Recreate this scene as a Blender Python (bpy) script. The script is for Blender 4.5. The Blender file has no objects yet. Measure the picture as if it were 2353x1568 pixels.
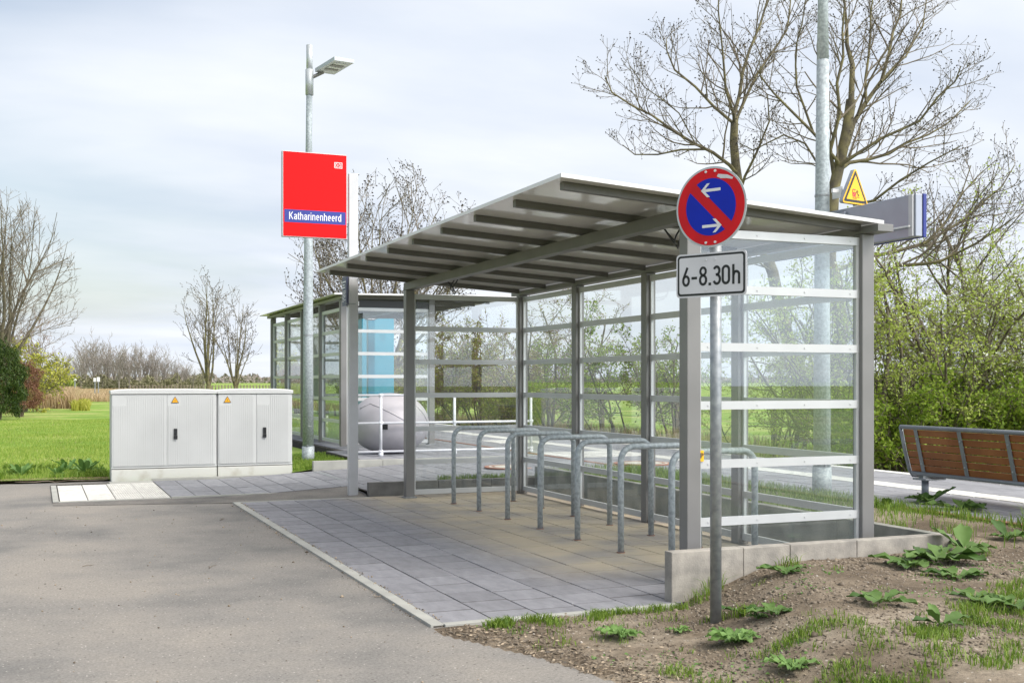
import bpy, bmesh, math, random
import numpy as np
from mathutils import Vector, Matrix
R = math.radians
sc = bpy.context.scene
col = sc.collection

# ---------------------------------------------------------------- camera, sky, sun, exposure
FPX, HY, CX, CY, CZ, YAW = 2625.77, 876.2, -3.8534, -12.2983, 1.3, 0.393435
cd = bpy.data.cameras.new('camera'); cam = bpy.data.objects.new('camera', cd); col.objects.link(cam)
cam.location = (CX, CY, CZ); cam.rotation_euler = (R(90), 0, -YAW)
cd.sensor_width = 36; cd.lens = 36 * FPX / 2352; cd.shift_y = (HY - 784) / 2352
cd.clip_start = .1; cd.clip_end = 6000
sc.camera = cam
sc.view_settings.view_transform = 'Standard'; sc.view_settings.look = 'None'
sc.view_settings.exposure = 0.45; sc.view_settings.gamma = 1
SUN_AZ, SUN_EL = 146.0, 42.0
w = bpy.data.worlds.new('World'); sc.world = w; w.use_nodes = True
nt = w.node_tree; nt.nodes.clear(); N = nt.nodes.new; LK = nt.links.new
out = N('ShaderNodeOutputWorld'); mixs = N('ShaderNodeMixShader')
bg1 = N('ShaderNodeBackground'); bg2 = N('ShaderNodeBackground')
sky = N('ShaderNodeTexSky'); sky.sky_type = 'NISHITA'; sky.sun_disc = False
sky.sun_elevation = R(SUN_EL); sky.sun_rotation = R(SUN_AZ); sky.air_density = 1.2; sky.dust_density = 1.5
LK(sky.outputs[0], bg1.inputs[0]); bg1.inputs[1].default_value = 0.095
tc = N('ShaderNodeTexCoord'); sep = N('ShaderNodeSeparateXYZ'); LK(tc.outputs['Generated'], sep.inputs[0])
mz = N('ShaderNodeMath'); mz.operation = 'MAXIMUM'; LK(sep.outputs[2], mz.inputs[0]); mz.inputs[1].default_value = 0.0
ad = N('ShaderNodeMath'); ad.operation = 'ADD'; LK(mz.outputs[0], ad.inputs[0]); ad.inputs[1].default_value = 0.16
dx = N('ShaderNodeMath'); dx.operation = 'DIVIDE'; LK(sep.outputs[0], dx.inputs[0]); LK(ad.outputs[0], dx.inputs[1])
dy = N('ShaderNodeMath'); dy.operation = 'DIVIDE'; LK(sep.outputs[1], dy.inputs[0]); LK(ad.outputs[0], dy.inputs[1])
cmb = N('ShaderNodeCombineXYZ'); LK(dx.outputs[0], cmb.inputs[0]); LK(dy.outputs[0], cmb.inputs[1])
mp = N('ShaderNodeMapping'); LK(cmb.outputs[0], mp.inputs[0]); mp.inputs['Location'].default_value = (3.3, .4, 0); mp.inputs['Scale'].default_value = (.55, .9, 1)
n1 = N('ShaderNodeTexNoise'); LK(mp.outputs[0], n1.inputs['Vector']); n1.inputs['Scale'].default_value = 0.9; n1.inputs['Detail'].default_value = 5; n1.inputs['Roughness'].default_value = .5; n1.inputs['Distortion'].default_value = .4
# the clear hole lies up and to the left of the view (towards -x)
hole = N('ShaderNodeMapRange'); LK(sep.outputs[0], hole.inputs[0]); hole.inputs[1].default_value = -.25; hole.inputs[2].default_value = .45; hole.inputs[3].default_value = -.27; hole.inputs[4].default_value = .24
sm = N('ShaderNodeMath'); sm.operation = 'ADD'; LK(n1.outputs[0], sm.inputs[0]); LK(hole.outputs[0], sm.inputs[1])
mr = N('ShaderNodeMapRange'); mr.interpolation_type = 'SMOOTHSTEP'; LK(sm.outputs[0], mr.inputs[0]); mr.inputs[1].default_value = .22; mr.inputs[2].default_value = .62; mr.inputs[3].default_value = .30; mr.inputs[4].default_value = 1
n2 = N('ShaderNodeTexNoise'); LK(mp.outputs[0], n2.inputs['Vector']); n2.inputs['Scale'].default_value = 1.7; n2.inputs['Detail'].default_value = 6
cr = N('ShaderNodeValToRGB'); LK(n2.outputs[0], cr.inputs[0])
cr.color_ramp.elements[0].position = .3; cr.color_ramp.elements[0].color = (.57, .63, .735, 1)
cr.color_ramp.elements[1].position = .62; cr.color_ramp.elements[1].color = (.745, .78, .83, 1)
wm = N('ShaderNodeMix'); wm.data_type = 'RGBA'; LK(cr.outputs[0], wm.inputs[6]); wm.inputs[7].default_value = (.80, .765, .70, 1); LK(wm.outputs[2], bg2.inputs[0])
ze = N('ShaderNodeMapRange'); ze.interpolation_type = 'SMOOTHSTEP'; LK(sep.outputs[2], ze.inputs[0])
for i_, v_ in enumerate((.33, 1.0, .95, 1.25)): ze.inputs[i_ + 1].default_value = v_
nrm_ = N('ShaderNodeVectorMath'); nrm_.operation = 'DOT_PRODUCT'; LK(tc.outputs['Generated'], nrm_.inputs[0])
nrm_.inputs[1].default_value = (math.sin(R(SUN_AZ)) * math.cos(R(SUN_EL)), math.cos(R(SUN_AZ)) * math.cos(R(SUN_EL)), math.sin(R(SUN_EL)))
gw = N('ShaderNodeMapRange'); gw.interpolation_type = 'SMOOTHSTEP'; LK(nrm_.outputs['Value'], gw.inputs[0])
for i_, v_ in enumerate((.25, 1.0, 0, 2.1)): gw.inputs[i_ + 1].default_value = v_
wf = N('ShaderNodeMapRange'); LK(sep.outputs[2], wf.inputs[0])
for i_, v_ in enumerate((.30, .6, 0, 1)): wf.inputs[i_ + 1].default_value = v_
LK(wf.outputs[0], wm.inputs[0])
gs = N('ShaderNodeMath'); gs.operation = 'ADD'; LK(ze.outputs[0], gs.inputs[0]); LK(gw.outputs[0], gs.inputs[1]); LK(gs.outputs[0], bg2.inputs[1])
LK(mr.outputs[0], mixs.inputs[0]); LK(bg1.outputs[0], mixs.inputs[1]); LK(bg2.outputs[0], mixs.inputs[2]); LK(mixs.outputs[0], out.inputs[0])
sl = bpy.data.lights.new('sun', 'SUN'); so = bpy.data.objects.new('sun', sl); col.objects.link(so)
sl.energy = 1.4; sl.angle = R(20); sl.color = (1, .95, .88)
sdir = Vector((math.sin(R(SUN_AZ)) * math.cos(R(SUN_EL)), math.cos(R(SUN_AZ)) * math.cos(R(SUN_EL)), math.sin(R(SUN_EL))))
so.rotation_euler = sdir.to_track_quat('Z', 'Y').to_euler(); so.location = (0, -20, 20)

FR = Vector((math.cos(YAW), -math.sin(YAW), 0)); FF = Vector((math.sin(YAW), math.cos(YAW), 0))
def at(u, v, D):
    "world point that stands D metres ahead of the place the survey was taken from"
    return Vector((CX, CY, CZ)) + (FF + FR * ((u - 1176) / FPX) + Vector((0, 0, (HY - v) / FPX))) * D

# ---------------------------------------------------------------- materials
def newmat(name):
    m = bpy.data.materials.new(name); m.use_nodes = True; return m, m.node_tree, m.node_tree.nodes['Principled BSDF']
def vmat(name, c, rough=.6, metal=0, var=.12, scale=6, bump=0, bscale=60, c2=None, lo=.35, hi=.65, attr=None, spec=.5, detail=6):
    """principled material whose colour wanders between two tones by object-space noise"""
    m, t, b = newmat(name); n = t.nodes.new; l = t.links.new
    co = n('ShaderNodeTexCoord'); nz = n('ShaderNodeTexNoise'); nz.inputs['Scale'].default_value = scale; nz.inputs['Detail'].default_value = detail
    l(co.outputs['Object'], nz.inputs['Vector'])
    rp = n('ShaderNodeValToRGB'); l(nz.outputs[0], rp.inputs[0])
    a = c2 if c2 else tuple(x * (1 - var) for x in c); e = c if c2 else tuple(min(1, x * (1 + var)) for x in c)
    rp.color_ramp.elements[0].position = lo; rp.color_ramp.elements[0].color = (*a, 1)
    rp.color_ramp.elements[1].position = hi; rp.color_ramp.elements[1].color = (*e, 1)
    src = rp.outputs[0]
    if attr:
        at_ = n('ShaderNodeAttribute'); at_.attribute_name = attr
        mx = n('ShaderNodeMix'); mx.data_type = 'RGBA'; mx.blend_type = 'MULTIPLY'; mx.inputs[0].default_value = 1
        l(src, mx.inputs[6]); l(at_.outputs['Color'], mx.inputs[7]); src = mx.outputs[2]
    l(src, b.inputs['Base Color']); b.inputs['Roughness'].default_value = rough; b.inputs['Metallic'].default_value = metal
    b.inputs['Specular IOR Level'].default_value = spec
    if bump:
        nb = n('ShaderNodeTexNoise'); nb.inputs['Scale'].default_value = bscale; nb.inputs['Detail'].default_value = 4; l(co.outputs['Object'], nb.inputs['Vector'])
        bp = n('ShaderNodeBump'); bp.inputs['Strength'].default_value = bump; bp.inputs['Distance'].default_value = .01
        l(nb.outputs[0], bp.inputs['Height']); l(bp.outputs[0], b.inputs['Normal'])
    return m
M = {}
M['post'] = vmat('anodised_grey_paint', (.215, .21, .208), .42, .25, .06, 3)
M['rail'] = vmat('light_aluminium_paint', (.56, .57, .58), .38, .2, .04, 4)
M['beam'] = vmat('beam_paint', (.135, .13, .118), .45, .2, .08, 4)
M['roofedge'] = vmat('roof_edge_white', (.78, .78, .78), .4, 0, .04, 3)
M['roof'] = vmat('roof_sheet', (.74, .72, .67), .10, 0, .04, 2, spec=.9)
M['galv'] = vmat('galvanised_steel', (.47, .52, .55), .6, .25, 0, 38, c2=(.33, .37, .40), lo=.4, hi=.6, detail=3)
M['galvdark'] = vmat('weathered_galvanised_steel', (.36, .38, .40), .42, .4, 0, 26, c2=(.24, .26, .28), detail=5)
M['whitesteel'] = vmat('white_painted_steel', (.66, .67, .72), .4, 0, .05, 6)
M['cab'] = vmat('cabinet_grey_polyester', (.55, .56, .56), .55, 0, .04, 2)
M['cabplinth'] = vmat('cabinet_plinth', (.60, .60, .57), .65, 0, 0, 5, c2=(.47, .45, .40), lo=.3, hi=.5)
M['black'] = vmat('black_plastic', (.012, .013, .015), .4, 0, .1)
M['red'] = vmat('sign_red', (.80, .006, .008), .45, 0, .05, 1.5, spec=.12)
M['signred'] = vmat('weathered_sign_red', (.66, .005, .012), .5, 0, 0, 9, c2=(.54, .006, .014), spec=.3)
M['signblue'] = vmat('sign_blue', (.001, .018, .42), .5, 0, .06, 8, spec=.3)
M['navy'] = vmat('station_blue', (.02, .035, .26), .4, 0, .04)
M['panelblue'] = vmat('info_panel_blue', (.035, .04, .10), .4, 0, .05)
M['white'] = vmat('sign_white', (.74, .74, .76), .4, 0, .04, 5)
M['signgrey'] = vmat('sign_rim_grey', (.50, .53, .56), .4, .3, .08)
M['signplate'] = vmat('plate_white', (.62, .62, .66), .4, 0, .05, 6)
M['yellow'] = vmat('sign_yellow', (.95, .50, .005), .4, 0, .03)
M['orange'] = vmat('warning_orange', (.90, .42, .01), .4, 0, .03)
M['trainred'] = vmat('pictogram_red', (.50, .05, .05), .5)
M['boardgrey'] = vmat('board_back_grey', (.34, .36, .42), .3, .4, .04)
M['stele'] = vmat('stele_light', (.50, .50, .52), .35, .2, .05)
M['steleside'] = M['stele']
M['cyan'] = vmat('turquoise_paint', (.03, .27, .39), .35, 0, .04)
M['cyandark'] = vmat('turquoise_pole_paint', (.0, .20, .32), .35, 0, .04)
M['grit'] = vmat('grit_bin_plastic', (.40, .385, .42), .45, 0, .08, 3)
M['wood'] = vmat('bench_hardwood', (.36, .14, .045), .5, 0, 0, 3.5, c2=(.25, .085, .026), bump=.1, bscale=30)
M['benchmetal'] = vmat('bench_grey_steel', (.25, .275, .31), .4, .3, .06)
M['kerb'] = vmat('concrete_kerb', (.40, .37, .33), .85, 0, 0, 9, c2=(.25, .235, .215), bump=.25, bscale=90)
M['kerbdark'] = vmat('dark_concrete_kerb', (.20, .195, .185), .85, 0, 0, 7, c2=(.13, .125, .12), bump=.2)
M['edging'] = vmat('concrete_edging', (.42, .42, .39), .85, 0, 0, 5, c2=(.34, .34, .32), bump=.15)
M['wallconc'] = vmat('damp_concrete_wall', (.31, .31, .28), .8, 0, 0, 4, c2=(.16, .165, .15), bump=.2)
M['rust'] = vmat('rusty_steel', (.26, .13, .09), .8, 0, .2, 12)
M['brick'] = vmat('red_brick_ring', (.36, .16, .11), .8, 0, .15, 12)
M['manhole'] = vmat('manhole_concrete', (.52, .50, .45), .85, 0, .1, 8)
M['bark'] = vmat('ash_bark', (.17, .145, .095), .9, 0, 0, 7, c2=(.085, .072, .055), bump=.5, bscale=40)
M['barklichen'] = vmat('lichen_bark', (.23, .20, .10), .9, 0, 0, 5, c2=(.10, .085, .065), bump=.5, bscale=40)
M['twig'] = vmat('twig_bark', (.21, .175, .135), .9, 0, .25, 3)
M['twigred'] = vmat('red_brown_twigs', (.25, .165, .12), .9, 0, .25, 3)
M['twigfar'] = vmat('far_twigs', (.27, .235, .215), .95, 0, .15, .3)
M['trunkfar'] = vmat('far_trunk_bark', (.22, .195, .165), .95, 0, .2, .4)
M['bud'] = vmat('dark_buds', (.06, .05, .045), .9)
def leafmat(name, a, b2, tr=.25):
    m, t, p = newmat(name); n = t.nodes.new; l = t.links.new
    g = n('ShaderNodeNewGeometry'); rp = n('ShaderNodeValToRGB'); l(g.outputs['Random Per Island'], rp.inputs[0])
    rp.color_ramp.elements[0].color = (*a, 1); rp.color_ramp.elements[1].color = (*b2, 1)
    l(rp.outputs[0], p.inputs['Base Color']); p.inputs['Roughness'].default_value = .5; p.inputs['Specular IOR Level'].default_value = .3
    td = n('ShaderNodeBsdfTranslucent'); l(rp.outputs[0], td.inputs[0]); mx = n('ShaderNodeMixShader'); mx.inputs[0].default_value = tr
    o = t.nodes['Material Output']; l(p.outputs[0], mx.inputs[1]); l(td.outputs[0], mx.inputs[2]); l(mx.outputs[0], o.inputs[0])
    return m
M['leaf'] = leafmat('spring_leaf', (.30, .40, .05), (.50, .58, .15), .35)
M['leafmid'] = leafmat('mid_green_leaf', (.15, .26, .02), (.34, .44, .06), .35)
M['leafolive'] = leafmat('olive_leaf', (.18, .20, .04), (.36, .36, .08), .3)
M['leafyellow'] = leafmat('yellow_green_leaf', (.34, .36, .05), (.50, .48, .10))
M['leafdark'] = leafmat('conifer_leaf', (.012, .035, .008), (.07, .11, .015), .1)
M['leafcopper'] = leafmat('copper_leaf', (.16, .07, .045), (.30, .16, .10))
M['blossom'] = leafmat('white_blossom', (.70, .72, .62), (.85, .85, .80))
M['grass'] = leafmat('grass_blade', (.08, .17, .015), (.26, .36, .06), .3)
M['lawnblade'] = leafmat('lawn_blade', (.17, .31, .03), (.44, .52, .13), .38)
M['underwood'] = leafmat('undergrowth_leaves', (.13, .125, .07), (.26, .24, .14), .1)
M['dock'] = leafmat('dock_leaf', (.04, .10, .015), (.11, .20, .045), .15)
M['weed'] = leafmat('weed_leaf', (.10, .20, .05), (.20, .34, .10), .25)
M['reed'] = leafmat('dry_reed', (.38, .26, .14), (.60, .47, .30), .2)
M['straw'] = leafmat('dry_straw', (.30, .22, .12), (.52, .42, .26), .2)
M['litter'] = leafmat('chips_and_dry_leaves', (.05, .04, .03), (.45, .36, .26), 0)
M['clod'] = leafmat('soil_crumbs', (.12, .093, .068), (.25, .205, .155), 0)
M['stone'] = leafmat('small_stones', (.16, .14, .12), (.55, .50, .45), 0)
def glass():
    m, t, p = newmat('pane_glass'); n = t.nodes.new; l = t.links.new; t.nodes.remove(p)
    tr = n('ShaderNodeBsdfTransparent'); tr.inputs[0].default_value = (.962, .977, .972, 1)
    gl = n('ShaderNodeBsdfGlossy'); gl.inputs['Roughness'].default_value = .0; gl.inputs[0].default_value = (.9, .95, 1, 1)
    ge = n('ShaderNodeNewGeometry'); dt = n('ShaderNodeVectorMath'); dt.operation = 'DOT_PRODUCT'; l(ge.outputs['Normal'], dt.inputs[0]); l(ge.outputs['Incoming'], dt.inputs[1])
    ab = n('ShaderNodeMath'); ab.operation = 'ABSOLUTE'; l(dt.outputs['Value'], ab.inputs[0]); om = n('ShaderNodeMath'); om.operation = 'SUBTRACT'; om.inputs[0].default_value = 1; l(ab.outputs[0], om.inputs[1])
    fr = n('ShaderNodeMath'); fr.operation = 'POWER'; l(om.outputs[0], fr.inputs[0]); fr.inputs[1].default_value = 4.5
    df = n('ShaderNodeBsdfDiffuse'); df.inputs[0].default_value = (.7, .75, .78, 1)
    ma = n('ShaderNodeMath'); ma.operation = 'MULTIPLY_ADD'; l(fr.outputs[0], ma.inputs[0]); ma.inputs[1].default_value = .9; ma.inputs[2].default_value = .055
    mx = n('ShaderNodeMixShader'); l(ma.outputs[0], mx.inputs[0]); l(tr.outputs[0], mx.inputs[1]); l(gl.outputs[0], mx.inputs[2])
    m2 = n('ShaderNodeMixShader'); m2.inputs[0].default_value = .02; l(mx.outputs[0], m2.inputs[1]); l(df.outputs[0], m2.inputs[2])
    l(m2.outputs[0], t.nodes['Material Output'].inputs[0]); return m
M['glass'] = glass()
def groundmat(name, cols, scales, rough=.9, bump=.4, bscale=150, speck=None):
    """cols: base ramp (dark..light); a patch tone at large scale, fine grain on top, optional speckles"""
    m, t, b = newmat(name); n = t.nodes.new; l = t.links.new
    co = n('ShaderNodeTexCoord')
    def noise(s, d=6, rg=.6):
        z = n('ShaderNodeTexNoise'); z.inputs['Scale'].default_value = s; z.inputs['Detail'].default_value = d; z.inputs['Roughness'].default_value = rg
        l(co.outputs['Object'], z.inputs['Vector']); return z
    big = noise(scales[0], 4); rp = n('ShaderNodeValToRGB'); l(big.outputs[0], rp.inputs[0])
    e = rp.color_ramp.elements; e[0].position = .36; e[0].color = (*cols[0], 1); e[1].position = .62; e[1].color = (*cols[-1], 1)
    for i, c in enumerate(cols[1:-1]):
        q = e.new(.36 + .26 * (i + 1) / (len(cols) - 1)); q.color = (*c, 1)
    fine = noise(scales[1], 8, .75); rf = n('ShaderNodeValToRGB'); l(fine.outputs[0], rf.inputs[0])
    rf.color_ramp.elements[0].position = .3; rf.color_ramp.elements[0].color = (.62, .62, .62, 1)
    rf.color_ramp.elements[1].position = .7; rf.color_ramp.elements[1].color = (1.3, 1.3, 1.3, 1)
    mx = n('ShaderNodeMix'); mx.data_type = 'RGBA'; mx.blend_type = 'MULTIPLY'; mx.inputs[0].default_value = 1
    l(rp.outputs[0], mx.inputs[6]); l(rf.outputs[0], mx.inputs[7]); src = mx.outputs[2]
    if speck:
        for (sc_, th, c) in speck:
            v = n('ShaderNodeTexVoronoi'); v.inputs['Scale'].default_value = sc_; l(co.outputs['Object'], v.inputs['Vector'])
            cp = n('ShaderNodeMath'); cp.operation = 'LESS_THAN'; l(v.outputs['Distance'], cp.inputs[0]); cp.inputs[1].default_value = .28
            sx = n('ShaderNodeSeparateColor'); l(v.outputs['Color'], sx.inputs[0])
            c2 = n('ShaderNodeMath'); c2.operation = 'LESS_THAN'; l(sx.outputs[0], c2.inputs[0]); c2.inputs[1].default_value = th
            ml = n('ShaderNodeMath'); ml.operation = 'MULTIPLY'; l(cp.outputs[0], ml.inputs[0]); l(c2.outputs[0], ml.inputs[1])
            mm = n('ShaderNodeMix'); mm.data_type = 'RGBA'; l(ml.outputs[0], mm.inputs[0]); l(src, mm.inputs[6]); mm.inputs[7].default_value = (*c, 1); src = mm.outputs[2]
    l(src, b.inputs['Base Color']); b.inputs['Roughness'].default_value = rough; b.inputs['Specular IOR Level'].default_value = .25
    nb = noise(bscale, 6, .7); bp = n('ShaderNodeBump'); bp.inputs['Strength'].default_value = bump; bp.inputs['Distance'].default_value = .01
    l(nb.outputs[0], bp.inputs['Height']); l(bp.outputs[0], b.inputs['Normal'])
    return m
M['asphalt'] = groundmat('old_asphalt', [(.185, .18, .175), (.25, .237, .223), (.30, .277, .252)], (.7, 70), .9, .5, 160,
                         speck=[(45, .07, (.13, .12, .11)), (60, .05, (.46, .43, .40))])
M['asphaltdark'] = groundmat('fresh_asphalt_patch', [(.13, .127, .125), (.23, .215, .20)], (1.2, 60), .9, .9, 90, speck=[(40, .15, (.24, .22, .20))])
M['soil'] = groundmat('dry_soil', [(.12, .092, .066), (.20, .16, .118), (.31, .262, .205)], (1.3, 22), .95, 1.0, 45,
                      speck=[(38, .08, (.45, .40, .34)), (50, .10, (.06, .045, .035))])
M['turf'] = groundmat('turf', [(.15, .27, .035), (.22, .33, .06), (.34, .38, .12)], (.35, 6), .95, .8, 30)
M['vergeturf'] = groundmat('verge_turf', [(.07, .12, .02), (.12, .15, .04), (.17, .14, .08)], (2.5, 20), .95, .8, 30)
M['ballast'] = groundmat('track_ballast', [(.12, .10, .09), (.2, .17, .15)], (1, 20), .95, 1, 20)
def pavermat(name, dust=True):
    m, t, b = newmat(name); n = t.nodes.new; l = t.links.new
    co = n('ShaderNodeTexCoord'); a = n('ShaderNodeAttribute'); a.attribute_name = 'tint'
    z = n('ShaderNodeTexNoise'); z.inputs['Scale'].default_value = 14; z.inputs['Detail'].default_value = 8; z.inputs['Roughness'].default_value = .7
    mp_ = n('ShaderNodeMapping'); mp_.inputs['Scale'].default_value = (1, .35, 1); l(co.outputs['Object'], mp_.inputs[0]); l(mp_.outputs[0], z.inputs['Vector'])
    rp = n('ShaderNodeValToRGB'); l(z.outputs[0], rp.inputs[0]); rp.color_ramp.elements[0].position = .3; rp.color_ramp.elements[0].color = (.8, .8, .8, 1)
    rp.color_ramp.elements[1].position = .7; rp.color_ramp.elements[1].color = (1.2, 1.2, 1.2, 1)
    mx = n('ShaderNodeMix'); mx.data_type = 'RGBA'; mx.blend_type = 'MULTIPLY'; mx.inputs[0].default_value = 1; l(a.outputs['Color'], mx.inputs[6]); l(rp.outputs[0], mx.inputs[7]); src = mx.outputs[2]
    if dust:
        sp = n('ShaderNodeSeparateXYZ'); l(co.outputs['Object'], sp.inputs[0])
        nz = n('ShaderNodeTexNoise'); nz.inputs['Scale'].default_value = 1.6; nz.inputs['Detail'].default_value = 5; l(co.outputs['Object'], nz.inputs['Vector'])
        def rng_(s, a0, a1, b0, b1):
            q = n('ShaderNodeMapRange'); q.interpolation_type = 'SMOOTHSTEP'; l(s, q.inputs[0])
            for i, v in enumerate((a0, a1, b0, b1)): q.inputs[i + 1].default_value = v
            return q.outputs[0]
        mk = n('ShaderNodeMath'); mk.operation = 'MULTIPLY'; l(rng_(sp.outputs[0], -1.0, -.1, 0, 1), mk.inputs[0]); l(rng_(sp.outputs[1], -5.9, -4.9, 0, 1), mk.inputs[1])
        mk2 = n('ShaderNodeMath'); mk2.operation = 'MULTIPLY'; l(mk.outputs[0], mk2.inputs[0]); l(rng_(nz.outputs[0], .30, .62, .35, 1), mk2.inputs[1])
        d = n('ShaderNodeMix'); d.data_type = 'RGBA'; l(mk2.outputs[0], d.inputs[0]); l(src, d.inputs[6]); d.inputs[7].default_value = (.46, .395, .30, 1); src = d.outputs[2]
    l(src, b.inputs['Base Color']); b.inputs['Roughness'].default_value = .75; b.inputs['Specular IOR Level'].default_value = .35
    nb = n('ShaderNodeTexNoise'); nb.inputs['Scale'].default_value = 120; l(co.outputs['Object'], nb.inputs['Vector'])
    bp = n('ShaderNodeBump'); bp.inputs['Strength'].default_value = .15; bp.inputs['Distance'].default_value = .005; l(nb.outputs[0], bp.inputs['Height']); l(bp.outputs[0], b.inputs['Normal'])
    return m
M['paver'] = pavermat('concrete_pavers'); M['paver2'] = pavermat('platform_pavers', False)
M['joint'] = vmat('joint_sand', (.055, .048, .042), .95, 0, .3, 20)

# ---------------------------------------------------------------- mesh helpers
def link(name, me, mat=None, parent=None, smooth=False):
    o = bpy.data.objects.new(name, me); col.objects.link(o)
    if mat is not None and len(me.materials) == 0:
        for x in (mat if isinstance(mat, (list, tuple)) else [mat]): me.materials.append(x)
    if parent: o.parent = parent
    if smooth: me.polygons.foreach_set('use_smooth', [True] * len(me.polygons))
    return o
def tag(o, label=None, cat=None, group=None, kind=None):
    if label: o['label'] = label
    if cat: o['category'] = cat
    if group: o['group'] = group
    if kind: o['kind'] = kind
    return o
def empty(name, loc=(0, 0, 0), rz=0, **k):
    o = bpy.data.objects.new(name, None); col.objects.link(o); o.location = loc; o.rotation_euler = (0, 0, rz); o.empty_display_size = .1
    return tag(o, **k)
class MB:
    def __init__(s): s.v = []; s.f = []
    def add(s, vs, fs):
        k = len(s.v); s.v += [tuple(x) for x in vs]; s.f += [tuple(i + k for i in f) for f in fs]; return s
    def box(s, x0, x1, y0, y1, z0, z1, mt=None, b=0.0):
        if b > 0:
            bm = bmesh.new(); bmesh.ops.create_cube(bm, size=1)
            for v in bm.verts: v.co = Vector(((x0 + x1) / 2 + v.co.x * (x1 - x0), (y0 + y1) / 2 + v.co.y * (y1 - y0), (z0 + z1) / 2 + v.co.z * (z1 - z0)))
            bmesh.ops.bevel(bm, geom=list(bm.edges), offset=b, segments=2, affect='EDGES', profile=.6)
            bm.verts.index_update(); vs = [v.co.copy() for v in bm.verts]; fs = [[v.index for v in f.verts] for f in bm.faces]; bm.free()
        else:
            vs = [Vector(p) for p in ((x0, y0, z0), (x1, y0, z0), (x1, y1, z0), (x0, y1, z0), (x0, y0, z1), (x1, y0, z1), (x1, y1, z1), (x0, y1, z1))]
            fs = [(0, 3, 2, 1), (4, 5, 6, 7), (0, 1, 5, 4), (1, 2, 6, 5), (2, 3, 7, 6), (3, 0, 4, 7)]
        if mt is not None: vs = [mt @ v for v in vs]
        return s.add(vs, fs)
    def tube(s, pts, rad, n=12, cap=True):
        pts = [Vector(p) for p in pts]; rad = rad if isinstance(rad, (list, tuple)) else [rad] * len(pts)
        k = len(s.v); ref = None
        for i, p in enumerate(pts):
            d = (pts[min(i + 1, len(pts) - 1)] - pts[max(i - 1, 0)]).normalized()
            if ref is None: ref = d.orthogonal().normalized()
            ref = (ref - d * ref.dot(d)).normalized(); q = d.cross(ref)
            for j in range(n):
                a = 2 * math.pi * j / n; s.v.append(tuple(p + (ref * math.cos(a) + q * math.sin(a)) * rad[i]))
        for i in range(len(pts) - 1):
            for j in range(n):
                a = k + i * n + j; b = k + i * n + (j + 1) % n; s.f.append((a, b, b + n, a + n))
        if cap: s.f.append(tuple(k + j for j in reversed(range(n)))); s.f.append(tuple(k + (len(pts) - 1) * n + j for j in range(n)))
        return s
    def prism(s, poly, mt, th):
        "polygon in local xz extruded along local y from 0 (front) to th"
        n = len(poly); vs = [mt @ Vector((p[0], 0, p[1])) for p in poly] + [mt @ Vector((p[0], th, p[1])) for p in poly]
        fs = [tuple(range(n)), tuple(reversed(range(n, 2 * n)))] + [(i, n + i, n + (i + 1) % n, (i + 1) % n) for i in range(n)]
        return s.add(vs, fs)
    def obj(s, name, mat, parent=None, smooth=False):
        me = bpy.data.meshes.new(name); me.from_pydata(s.v, [], s.f); me.update()
        bm = bmesh.new(); bm.from_mesh(me); bmesh.ops.recalc_face_normals(bm, faces=bm.faces); bm.to_mesh(me); bm.free()
        o = link(name, me, mat, parent)
        if smooth:
            me.polygons.foreach_set('use_smooth', [len(p.vertices) <= 4 for p in me.polygons])
        return o
def raw(name, V, F3, mat, parent=None, smooth=False, mats=None):
    "fast mesh from numpy verts and equal-size faces"
    V = np.asarray(V, dtype=np.float32); F3 = np.asarray(F3, dtype=np.int32); me = bpy.data.meshes.new(name)
    me.vertices.add(len(V)); me.vertices.foreach_set('co', V.ravel()); k = F3.shape[1]
    me.loops.add(F3.size); me.loops.foreach_set('vertex_index', F3.ravel()); me.polygons.add(len(F3))
    me.polygons.foreach_set('loop_start', np.arange(0, F3.size, k, dtype=np.int32)); me.update(calc_edges=True)
    me.validate()
    return link(name, me, mat, parent, smooth)
def text_obj(txt, size, mt, mat, name, parent=None, offset=0.0, extrude=.001, sx=1.0, align='CENTER'):
    cu = bpy.data.curves.new(name, 'FONT'); cu.body = txt; cu.size = size; cu.align_x = align; cu.align_y = 'CENTER'; cu.offset = offset; cu.extrude = extrude
    to = bpy.data.objects.new('t', cu); col.objects.link(to); bpy.context.view_layer.update()
    me = bpy.data.meshes.new_from_object(to.evaluated_get(bpy.context.evaluated_depsgraph_get())); bpy.data.objects.remove(to)
    # text lies in xy; stand it up in xz facing -y
    me.transform(mt @ Matrix(((sx, 0, 0, 0), (0, 0, -1, 0), (0, 1, 0, 0), (0, 0, 0, 1))))
    me.name = name; return link(name, me, mat, parent)
def grid_sheet(name, xs, ys, zf, mat, keep=None, smooth=True):
    X, Y = np.meshgrid(xs, ys, indexing='ij'); Z = zf(X, Y); nx, ny = len(xs), len(ys)
    V = np.stack([X, Y, Z], -1).reshape(-1, 3); i, j = np.meshgrid(np.arange(nx - 1), np.arange(ny - 1), indexing='ij')
    a = (i * ny + j).ravel(); Fq = np.stack([a, a + ny, a + ny + 1, a + 1], -1)
    if keep is not None:
        c = V[Fq].mean(1); Fq = Fq[keep(c[:, 0], c[:, 1])]
    return raw(name, V, Fq, mat, smooth=smooth)
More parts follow.
